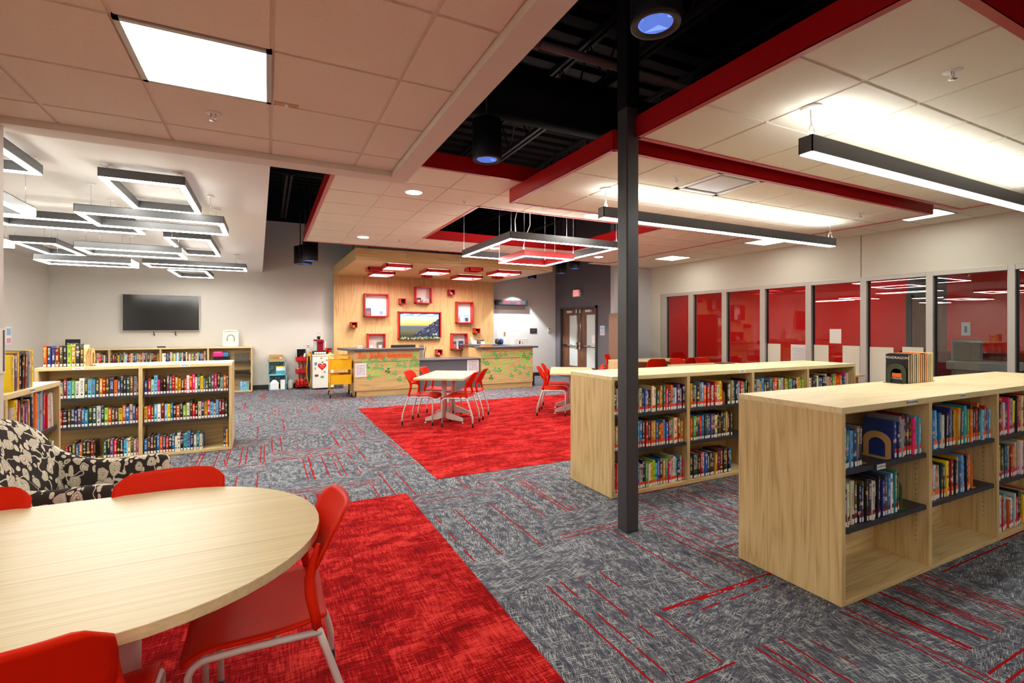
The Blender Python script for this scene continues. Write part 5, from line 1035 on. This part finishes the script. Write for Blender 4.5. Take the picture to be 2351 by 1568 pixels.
# folded yellow board and cardboard between cart and fridge
yb = thing('wet_floor_sign', 'folded yellow and black stand leaning beside the mini fridge', 'floor sign', (.925, 13.2, .004)); MB().tube([(-.03, -.1, .87), (-.055, -.1, .5), (-.05, -.1, .3), (.0, -.1, .02)], .010, 8).build('left_tube', yellow, yb); MB().tube([(.02, -.1, .86), (.045, -.1, .55), (.04, -.1, .25), (.0, -.1, .02)], .010, 8).build('right_tube', mat('cream_edge', srgb(226, 204, 130), .5), yb)
MB().prism([(-.03, -.09), (.03, -.09), (.035, .1), (-.035, .1)], .1, .82).build('panel', black_m, yb); MB().box(-.045, .03, -.105, -.095, .80, .88).build('clip', yellow, yb)
tag(MB().box(.955, .975, 13.08, 13.4, .004, .90).build('cardboard_sheet', card), 'brown cardboard sheet standing against the mini fridge', 'cardboard')
# mini fridge
fg = thing('mini_fridge', 'white mini fridge covered with magnets beside the yellow cart', 'refrigerator', (1.22, 13.08, .004)); MB().box(-.235, .235, -.24, .27, .03, .835).build('body', white_m, fg, bevel=.008); MB().box(-.24, .24, -.30, -.245, .03, .80).build('door', mat('fridge_white', srgb(228, 228, 220), .4), fg, bevel=.01); MB().box(-.242, .242, -.305, .27, .805, .85).build('top', mat('fridge_cream', srgb(232, 220, 180), .4), fg, bevel=.01)
ap = MB(); oo = []
for q in range(28): th_ = q / 28 * 2 * PI; oo.append((.0065 * 16 * math.sin(th_) ** 3 * .95, .0062 * (13 * math.cos(th_) - 5 * math.cos(2 * th_) - 2 * math.cos(3 * th_) - math.cos(4 * th_))))
def sheet(poly, y, m_, nm, par, loc): mb = MB(); mb.v = [(u_, y, v_) for u_, v_ in poly]; mb.f = [tuple(range(len(poly)))]; mb.m = [0]; o = mb.build(nm, m_, par); o.location = loc; return o
FX = 1.22
apl = thing('apple_magnet', 'large red apple magnet with white script on the mini fridge', 'magnet', (FX - .025, 12.776, .565)); sheet(oo, 0, redbright, 'apple_body', apl, (0, 0, 0)); sheet([(0, .075), (.03, .10), (.035, .125), (.01, .11), (-.01, .12), (-.02, .1)], -.0005, mat('leafy', srgb(60, 110, 50), .6), 'leaf', apl, (0, 0, 0)); text('Teaching', .034, (0, -.001, .025), (PI / 2, 0, 0), white_m, apl, .0002, 'script'); text('Tool', .034, (0, -.001, -.02), (PI / 2, 0, 0), white_m, apl, .0002, 'script')
for x, z, w_, h_, c_0, lab in ((1.18, .767, .04, .03, (196, 110, 130), 'small pink heart magnet at the top of the mini fridge'), (1.31, .715, .04, .03, (200, 130, 150), 'small pink heart magnet at the right of the mini fridge'), (1.05, .63, .055, .07, (90, 130, 170), 'multicoloured magnet at upper left of the mini fridge'), (1.04, .52, .026, .05, (200, 130, 50), 'thin orange magnet left of the apple'),
                                (1.255, .43, .05, .025, (150, 140, 120), 'small beige magnet under the apple'), (1.07, .345, .08, .05, (130, 40, 44), 'dark red magnet at lower left of the mini fridge'), (1.2, .31, .07, .045, (90, 150, 90), 'green and blue magnet at the bottom of the mini fridge')):
    tag(MB().box(x - w_ / 2, x + w_ / 2, 12.772, 12.7775, z - h_ / 2, z + h_ / 2).build('fridge_magnet', mat('magnet_' + lab[:14], srgb(*c_0), .5), None, bevel=.002), lab, 'magnet', 'small magnets on the mini fridge')
# coffee things
kd = thing('pod_drawer', 'black coffee pod drawer on top of the mini fridge', 'drawer', (1.155, 13.0, .855)); MB().box(-.165, .165, -.15, .15, 0, .075).build('body', black_m, kd, bevel=.004)
for i in range(5): MB().lathe([(0, 0), (.022, 0), (.026, .004), (.02, .006), (0, .006)], (0, 0, 0), 14).build('coffee_pod', white_m, kd).location = (-.11 + i * .055, -.158, .035); kd.children[-1].rotation_euler = (-PI / 2, 0, 0) if False else (PI / 2, 0, 0)
cm = thing('coffee_maker', 'dark red single cup coffee maker with a clear water tank', 'coffee maker', (1.15, 13.0, .931)); rdm = mat('maroon_gloss', srgb(140, 10, 36), .25)
MB().box(-.05, .09, -.08, .13, .03, .24).build('body', rdm, cm, bevel=.02); MB().box(-.06, .10, -.13, .12, .20, .285).build('head', rdm, cm, bevel=.025); MB().box(-.055, .095, -.14, .10, 0, .035).build('drip_base', rdm, cm, bevel=.012); MB().box(-.125, -.055, -.06, .10, .01, .25).build('water_tank', clearp, cm, bevel=.012); MB().box(-.135, -.05, -.07, .11, .25, .29).build('tank_lid', rdm, cm, bevel=.012)
cr = thing('wire_ornament', 'small black and silver wire ornament on top of the coffee maker', 'ornament', (1.135, 12.99, 1.218)); MB().lathe([(0, 0), (.03, .005), (.04, .05), (.045, .075), (0, .08)]).build('bowl', black_m, cr); MB().tube([(.04 * math.cos(a * PI / 10), 0, .08 + .045 + .045 * math.sin(a * PI / 10)) for a in range(21)], .003, 6).build('wire_loop', chrome, cr)
tb = thing('metal_pail', 'small red polka dot pail with yellow contents on the mini fridge', 'pail', (1.385, 13.0, .855)); MB().lathe([(0, 0), (.055, 0), (.062, .10), (.066, .105)], seg=24).build('pail', redbright, tb); MB().lathe([(0, .10), (.07, .11), (.075, .135), (.05, .14), (0, .15)]).build('black_lid', black_m, tb); MB().lathe([(0, .14), (.045, .145), (.04, .16), (0, .165)]).build('yellow_top', yellow, tb)
for i in range(6): MB().lathe([(0, 0), (.009, 0)], seg=10).build('white_dot', white_m, tb).location = (-.045 + (i % 3) * .045, -.0595 - .002 * (i // 3) + .012 * abs((i % 3) - 1), .035 + .035 * (i // 3)); tb.children[-1].rotation_euler = (PI / 2, 0, 0)
tag(MB().box(1.265, 1.31, 13.05, 13.09, .93, 1.17).build('cup_stack', white_m, None, bevel=.012), 'stack of white cups behind the coffee maker', 'cups'); tag(MB().box(1.29, 1.33, 12.93, 12.98, .855, 1.01).build('red_packet', redbright, None, bevel=.004), 'small red packet between coffee maker and pail', 'packet')
cc_ = thing('candy_cane_bundle', 'red and white striped roll with paper behind the red cart', 'decoration', (.915, 13.3, .86)); MB().box(-.03, .03, -.02, .02, 0, .13).build('paper_wrap', paper, cc_)
for i in range(5): MB().box(-.025, .025, -.022, .022, .13 + i * .02, .15 + i * .02).build('red_stripe' if i % 2 else 'white_stripe', redbright if i % 2 else white_m, cc_)
tag(MB().lathe([(0, 0), (.10, 0), (.115, .13), (.12, .14)], (1.60, 12.9, .004)).build('waste_bin', mat('grey_plastic', srgb(130, 134, 142), .5)), 'low grey plastic bin behind the yellow cart', 'bin')
# yellow book cart
yc = thing('book_cart', 'bright yellow two tier rolling cart left of the desk', 'cart', (1.425, 11.34, .004), math.radians(-3)); A_, B_ = .215, .285
for y in (-B_, B_):
    MB().tube([(-A_, y, .10), (-A_, y, .82), (-A_ + .012, y, .862), (-A_ + .045, y, .885), (A_ - .045, y, .885), (A_ - .012, y, .862), (A_, y, .82), (A_, y, .10)], .0125, 10).build('end_frame', yellow, yc)
for z in (.285, .60):
    MB().box(-A_ + .012, A_ - .012, -B_, B_, z, z + .005).box(-A_ + .012, A_ - .012, -B_ - .002, -B_ + .004, z, z + .205).box(-A_ + .012, A_ - .012, B_ - .004, B_ + .002, z, z + .205).box(-A_, -A_ + .004, -B_ + .012, B_ - .012, z, z + .205 if z < 0 else z + .2).box(A_ - .004, A_, -B_ + .012, B_ - .012, z, z + .2).build('tray', yellow, yc); MB().box(-.004, .004, -B_ + .01, B_ - .01, z, z + .19).build('tray_divider', yellow, yc)
for x in (-A_, A_):
    for y in (-B_, B_):
        cs = MB().tube([(x - .014, y, .055), (x + .014, y, .055)], .052, 18).build('caster', rubber, yc); MB().box(x - .02, x + .02, y - .014, y + .014, .06, .115).build('caster_fork', silver, cs)

# ================================================================ DESK-TOP ITEMS
mo = thing('computer_monitor', 'black monitor showing its top edge behind the left counter', 'monitor', (2.87, 11.5, .75)); MB().box(-.29, .29, -.02, .02, .0, .355).build('panel', black_m, mo, bevel=.006); MB().box(-.1, .1, -.08, .08, 0, .015).build('stand', black_m, mo)
of = thing('office_chair', 'mesh office chair with a red edge behind the desk', 'chair', (3.48, 12.15, .0)); MB().grid(8, 10, lambda u, v: ((u - .5) * .05, (v - .5) * .42, .62 + u * 0 + .45 * u)).build('backrest', mat('mesh_grey_back', srgb(120, 122, 124), .7), of)
MB().tube([(.04, -.2, .55), (.02, -.21, .7), (.03, -.2, .85), (.08, -.2, 1.04)], .012, 8).tube([(.04, .2, .55), (.02, .21, .7), (.03, .2, .85), (.08, .2, 1.04)], .012, 8).build('back_frame', black_m, of); MB().box(-.45, 0, -.23, .23, .44, .5).build('seat', redbright, of, bevel=.02); MB().lathe([(.03, .06), (.03, .44)], (-.2, 0, 0)).build('pedestal', black_m, of)
for i in range(5): MB().tube([(-.2, 0, .08), (-.2 + .28 * math.cos(i * 1.257), .28 * math.sin(i * 1.257), .05)], .018, 6).build('leg', black_m, of)
tag(MB().box(1.74, 1.86, 11.0, 11.12, 1.046, 1.115).build('tissue_box', mat('box_grey', srgb(206, 206, 200), .5), None, bevel=.004), 'pale grey box on the left counter', 'box'); tag(MB().tube([(1.87, 11.05, 1.052), (1.95, 11.03, 1.07), (2.02, 11.06, 1.055), (2.1, 11.05, 1.052)], .005, 6).build('cable', black_m), 'thin black cable beside the grey box on the counter', 'cable')
tag(MB().box(4.70, 4.96, 11.0, 11.18, 1.046, 1.062).build('book_stack', mat('amber_cover', srgb(226, 150, 50), .4)), 'flat orange yellow book lying on the right counter', 'book'); tag(MB().box(4.74, 4.97, 11.02, 11.19, 1.063, 1.085).build('flat_book', mat('coral_cover', srgb(220, 70, 50), .4)), 'flat red book lying on the orange one on the right counter', 'book')
tag(MB().box(5.0, 5.7, 12.3, 12.75, 1.041, 1.06).build('paper_cutter', mat('grey_board', srgb(130, 132, 134), .5)), 'wide grey flat board on the back counter', 'board')
bk_ = thing('wicker_basket', 'brown handled wicker basket on the back counter', 'basket', (5.30, 12.62, 1.061)); MB().lathe([(0, 0), (.08, 0), (.11, .09), (.12, .10)]).build('basket_body', mat('grey_weave', srgb(150, 140, 128), .7), bk_); MB().lathe([(0, .10), (.125, .10), (.12, .13), (.08, .145), (0, .15)]).build('wicker_lid', mat('wicker', srgb(140, 88, 40), .7), bk_); MB().tube([(-.02, 0, .14), (-.05, 0, .2), (0, 0, .25), (.03, 0, .24)], .005, 6).build('handle', mat('wicker2', srgb(130, 84, 40), .7), bk_)
cd_ = thing('card_holder', 'clear holder with upright cards on the back counter', 'holder', (5.08, 12.6, 1.061)); MB().box(-.05, .1, -.04, .04, 0, .10).build('holder_body', clearp, cd_); o_ = MB().box(-.03, .03, -.005, .005, 0, .19).build('card', mat('card_blue', srgb(200, 206, 226), .6), cd_); o_.location = (-.02, -.045, .01); o_.rotation_euler = (0, -.3, 0)
tag(MB().box(5.26, 5.36, 12.42, 12.47, 1.061, 1.135).build('small_carton', mat('mint_carton', srgb(186, 218, 208), .6)), 'little mint green carton in front of the basket', 'box')
gp = MB()
for i in range(18): a = rr.random() * 6.28; x, y = 5.50 + .1 * math.cos(a) * rr.random(), 12.55 + .05 * math.sin(a); gp.quad((x, y, 1.062), (x + .05, y + .01, 1.10), (x + .07, y - .02, 1.07), (x + .02, y - .02, 1.062))
tag(gp.build('green_paper_scraps', shg[2]), 'small heap of green paper on the back counter', 'paper')
bg = thing('backpack', 'small blue and black bag on the back counter', 'bag', (5.88, 12.6, 1.041)); MB().lathe([(0, 0), (.07, .0), (.095, .05), (.085, .12), (.05, .155), (0, .165)], (-.03, 0, 0)).build('black_front', black_m, bg); MB().lathe([(0, 0), (.06, .0), (.08, .06), (.07, .13), (.04, .165), (0, .175)], (.055, .01, 0)).build('blue_side', mat('bag_blue', srgb(30, 80, 190), .5), bg); MB().tube([(-.1, 0, .1), (-.13, 0, .15)], .006, 6).build('strap', black_m, bg)
wb_ = thing('white_cabinet', 'small white box with a dark slot behind the right counter', 'box', (6.40, 12.4, 0)); MB().box(-.215, .225, -.15, .15, .0, 1.205).build('body', mat('cabinet_white', srgb(226, 226, 222), .4), wb_, bevel=.006); MB().box(-.06, -.025, -.153, -.15, 1.05, 1.14).build('slot', black_m, wb_); MB().box(.03, .06, -.153, -.15, 1.06, 1.10).build('red_mark', mat('faded_red', srgb(200, 120, 110), .6), wb_)
sp_ = thing('black_bag', 'black bag standing on the floor at the right end of the desk', 'bag', (6.16, 11.35, .004)); MB().box(-.09, .09, -.16, .16, .0, .30).build('body', black_m, sp_, bevel=.02); MB().tube([(-.04, -.1, .30), (0, -.1, .345), (.04, -.1, .30)], .008, 6).build('handle', black_m, sp_)

# ================================================================ RIGHT BACK WALL ITEMS
ck = thing('digital_clock', 'long black LED clock reading 3:19 on the grey wall', 'clock', (6.64, 13.45, 2.2)); MB().box(-.545, .545, -.14, -.06, 0, .145).build('case', black_m, ck, bevel=.004); MB().box(-.47, .47, -.1415, -.139, .015, .13).build('display', mat('smoked_display', srgb(56, 54, 58), .3), ck); MB().box(-.5, .5, -.06, 0, -.12, .12).build('wall_bracket', grille, ck)
text('3:19', .125, (-.20, -.143, .073), (PI / 2, 0, 0), em_led, ck, .0003, 'time_digits'); text('PM', .055, (.03, -.143, .10), (PI / 2, 0, 0), em_led, ck, .0003, 'meridiem'); text('Wed', .06, (.20, -.143, .10), (PI / 2, 0, 0), em_led, ck, .0003, 'weekday'); text('03-22', .055, (.23, -.143, .045), (PI / 2, 0, 0), em_led, ck, .0003, 'date')
ou = thing('wall_outlet', 'beige double outlet on the grey wall', 'outlet', (6.46, 13.45, 1.27)); MB().box(-.035, .035, -.008, 0, 0, .115).build('plate', tan, ou); MB().box(-.012, .012, -.011, -.008, .02, .045).box(-.012, .012, -.011, -.008, .07, .095).build('sockets', base_m, ou)
flat('wall_sign', 7.34, 7.585, 1.335, 1.491, 13.449, darkprint, 'small black sign with white text on the grey wall', 'sign', black_m, .01)
th_ = thing('thermostat', 'small beige thermostat at the right end of the grey wall', 'thermostat', (8.02, 13.45, 1.38)); MB().box(-.04, .04, -.03, 0, 0, .13).build('body', mat('thermostat_beige', srgb(206, 200, 186), .5), th_, bevel=.006); MB().box(-.02, .02, -.032, -.03, .08, .11).build('display', black_m, th_)
# double door (x = 8.27 plane)
dr = bpy.data.objects.new('door_1', None); COL.objects.link(dr); struct(dr, 'walnut double door with frosted glass lights and panic bars')
MB().box(8.22, 8.42, 11.2, 11.26, 0, 2.13).box(8.22, 8.42, 13.05, 13.11, 0, 2.13).box(8.22, 8.42, 11.2, 13.11, 2.07, 2.13).build('door_frame', char, dr)
for y0, y1, g0, g1, lat, nm in ((11.262, 12.15, 11.34, 11.80, 12.06, 'right'), (12.16, 13.048, 12.24, 12.70, 12.25, 'left')):
    lf = MB().box(8.30, 8.345, y0, y1, .01, .36).box(8.30, 8.345, y0, y1, 1.885, 2.065).box(8.30, 8.345, y0, g0, .36, 1.885).box(8.30, 8.345, g1, y1, .36, 1.885).build('door_leaf', door_wood, dr)
    MB().box(8.315, 8.325, g0, g1, .36, 1.885).build('frosted_pane', frost, lf); MB().tube([(8.265, y0 + .03, .98), (8.265, y1 - .03, .98)], .022, 8).build('panic_bar', chrome, lf); MB().tube([(8.285, lat, .98), (8.285, lat, 2.0)], .008, 8).build('latch_rod', chrome, lf)
    MB().box(8.25, 8.30, lat - .03, lat + .03, .87, 1.08).build('latch_case', chrome, lf); MB().box(8.26, 8.30, lat - .03, lat + .03, 1.95, 2.06).build('top_latch', chrome, lf); c0 = (y0 + y1) / 2 - .12 if nm == 'left' else (y0 + y1) / 2 - .2; MB().box(8.24, 8.30, c0, c0 + .26, 1.96, 2.03).build('closer', silver, lf)
struct(MB().box(8.6, 8.62, 10.9, 13.3, 0, 2.3).build('wall_vestibule', wallp), 'pale vestibule wall behind the double door')
flat2 = thing('door_notice', 'white sheet seen through the right door pane', 'notice', (8.31, 11.42, 1.06)); MB().box(0, .003, -.08, .11, 0, .24).build('paper', paper, flat2)
nt = thing('wall_notice', 'pale blue notice in a clear sleeve right of the double door', 'notice', (DW - .001, 10.99, 1.30)); MB().box(-.004, 0, -.11, .10, 0, .265).build('sleeve', mat('sleeve', srgb(190, 206, 226), .3), nt); MB().box(-.005, -.004, -.07, .07, .04, .12).build('pink_panel', MATS['pink_print'], nt); MB().box(-.005, -.004, -.07, .07, .15, .22).build('blue_panel', MATS['blue_print'], nt)
ex = thing('exit_sign', 'red lit EXIT sign with lamp heads over the double door', 'exit sign', (DW - .02, 12.19, 2.43)); MB().box(-.06, 0, -.19, .15, 0, .21).build('housing', white_m, ex, bevel=.01); MB().box(-.0625, -.06, -.16, .12, .025, .19).build('face', emis('exit_face', (1, .16, .13, 1), 1.0), ex)
text('EXIT', .15, (-.064, -.02, .11), (PI / 2, 0, -PI / 2), emis('exit_dark', (.35, .01, .01, 1), .6), ex, .0003, 'exit_lettering')
for y in (-.22, .18): MB().lathe([(0, 0), (.03, .0), (.04, .05), (0, .06)], (-.03, y, .06), 14).build('lamp_head', clearp, ex)
od = struct(bpy.data.objects.new('door_2', None), 'open brown door seen edge-on beside the far work table'); COL.objects.link(od); MB().box(7.93, 7.985, 10.28 - .01 - .9 + .0, 10.26, .01, 1.88).build('door_leaf', mat('brown_door_edge', srgb(134, 104, 84), .5), od)

# ================================================================ PAPERS ON THE GLASS
def gpaper(y0, y1, z0, z1, m_, lab, grp='poster sheets taped to the glass'):
    t = thing('taped_sheet', lab, 'poster', (GX + .045, (y0 + y1) / 2, z0), 0, grp); a = abs(y1 - y0) / 2; h = z1 - z0
    MB().box(.0, .003, -a, a, 0, h).build('sheet_backing', paperb, t); MB().quad((-.0008, a, 0), (-.0008, -a, 0), (-.0008, -a, h), (-.0008, a, h), [(0, 0), (1, 0), (1, 1), (0, 1)]).build('sheet_face', m_, t)
gpaper(6.812, 6.527, .5, 1.173, paperb, 'cream chart sheet, leftmost of the row taped on the glass'); gpaper(6.304, 5.985, .6, 1.17, worksheet, 'white sheet of dense typed lines on the glass'); gpaper(5.84, 5.566, .55, 1.177, paperb, 'cream chart sheet beneath the small white sheet, left side')
gpaper(5.315, 5.023, .5, 1.178, paperb, 'cream chart sheet just left of the mullion by the red chair'); gpaper(4.863, 4.50, .45, 1.169, paperb, 'largest cream chart sheet, right of that mullion'); gpaper(4.373, 4.081, .7, 1.186, paperb, 'cream chart sheet behind the book row, with faint writing'); gpaper(5.545, 5.338, 1.214, 1.479, paper, 'small plain white sheet taped highest on the glass')
# beyond the glass
cp = thing('photocopier', 'grey office copier standing in the room behind the glass', 'copier', (10.9, 3.9, 0)); MB().box(-.3, .3, -.3, .3, 0, .78).build('cabinet', mat('copier_grey', srgb(130, 132, 130), .5), cp, bevel=.01); MB().box(-.34, .34, -.42, .36, .78, .93).build('scanner_bed', mat('copier_light', srgb(168, 170, 166), .4), cp, bevel=.015); MB().box(-.2, .2, .05, .34, .93, 1.30).build('feeder', MATS['copier_grey'], cp, bevel=.015); MB().box(-.25, .25, -.75, -.42, .70, .74).build('output_tray', MATS['copier_light'], cp)
lc_ = thing('low_cabinet', 'low dark red cabinet in the room behind the glass', 'cabinet', (11.7, 4.4, 0)); MB().box(-.4, .4, -.7, .9, 0, 1.05).build('body', mat('deep_red', srgb(120, 22, 20), .5), lc_)
rs = thing('room_sign', 'small white restroom style sign on the far red wall', 'sign', (12.195, 4.60, 1.35)); MB().box(-.006, 0, -.07, .07, 0, .26).build('plate', white_m, rs); MB().box(-.008, -.006, -.02, .02, .06, .18).build('symbol', MATS['bag_blue'], rs)
ths = thing('thermostat', 'white thermostat on the red wall in the first pane', 'thermostat', (12.9, 12.2, 1.4)); MB().box(-.02, 0, -.05, .05, 0, .13).build('body', white_m, ths); MB().box(-.022, -.02, -.02, .02, .08, .1).build('display', black_m, ths)
for i, (x, y) in enumerate(((11.2, 12.2), (11.2, 9.2), (11.2, 6.8), (11.0, 1.5))):  # panels added to light the red walls behind the glass
    t = thing('ceiling_panel_light', 'panel light in the room behind the glass, %s from the far end' % ordn(i + 1), 'ceiling light', (x, y, 2.98)); MB().box(-.31, .31, -.31, .31, -.01, 0).build('frame', alum, t); MB().quad((-.28, -.28, -.012), (-.28, .28, -.012), (.28, .28, -.012), (.28, -.28, -.012)).build('diffuser', em_room_fill, t)
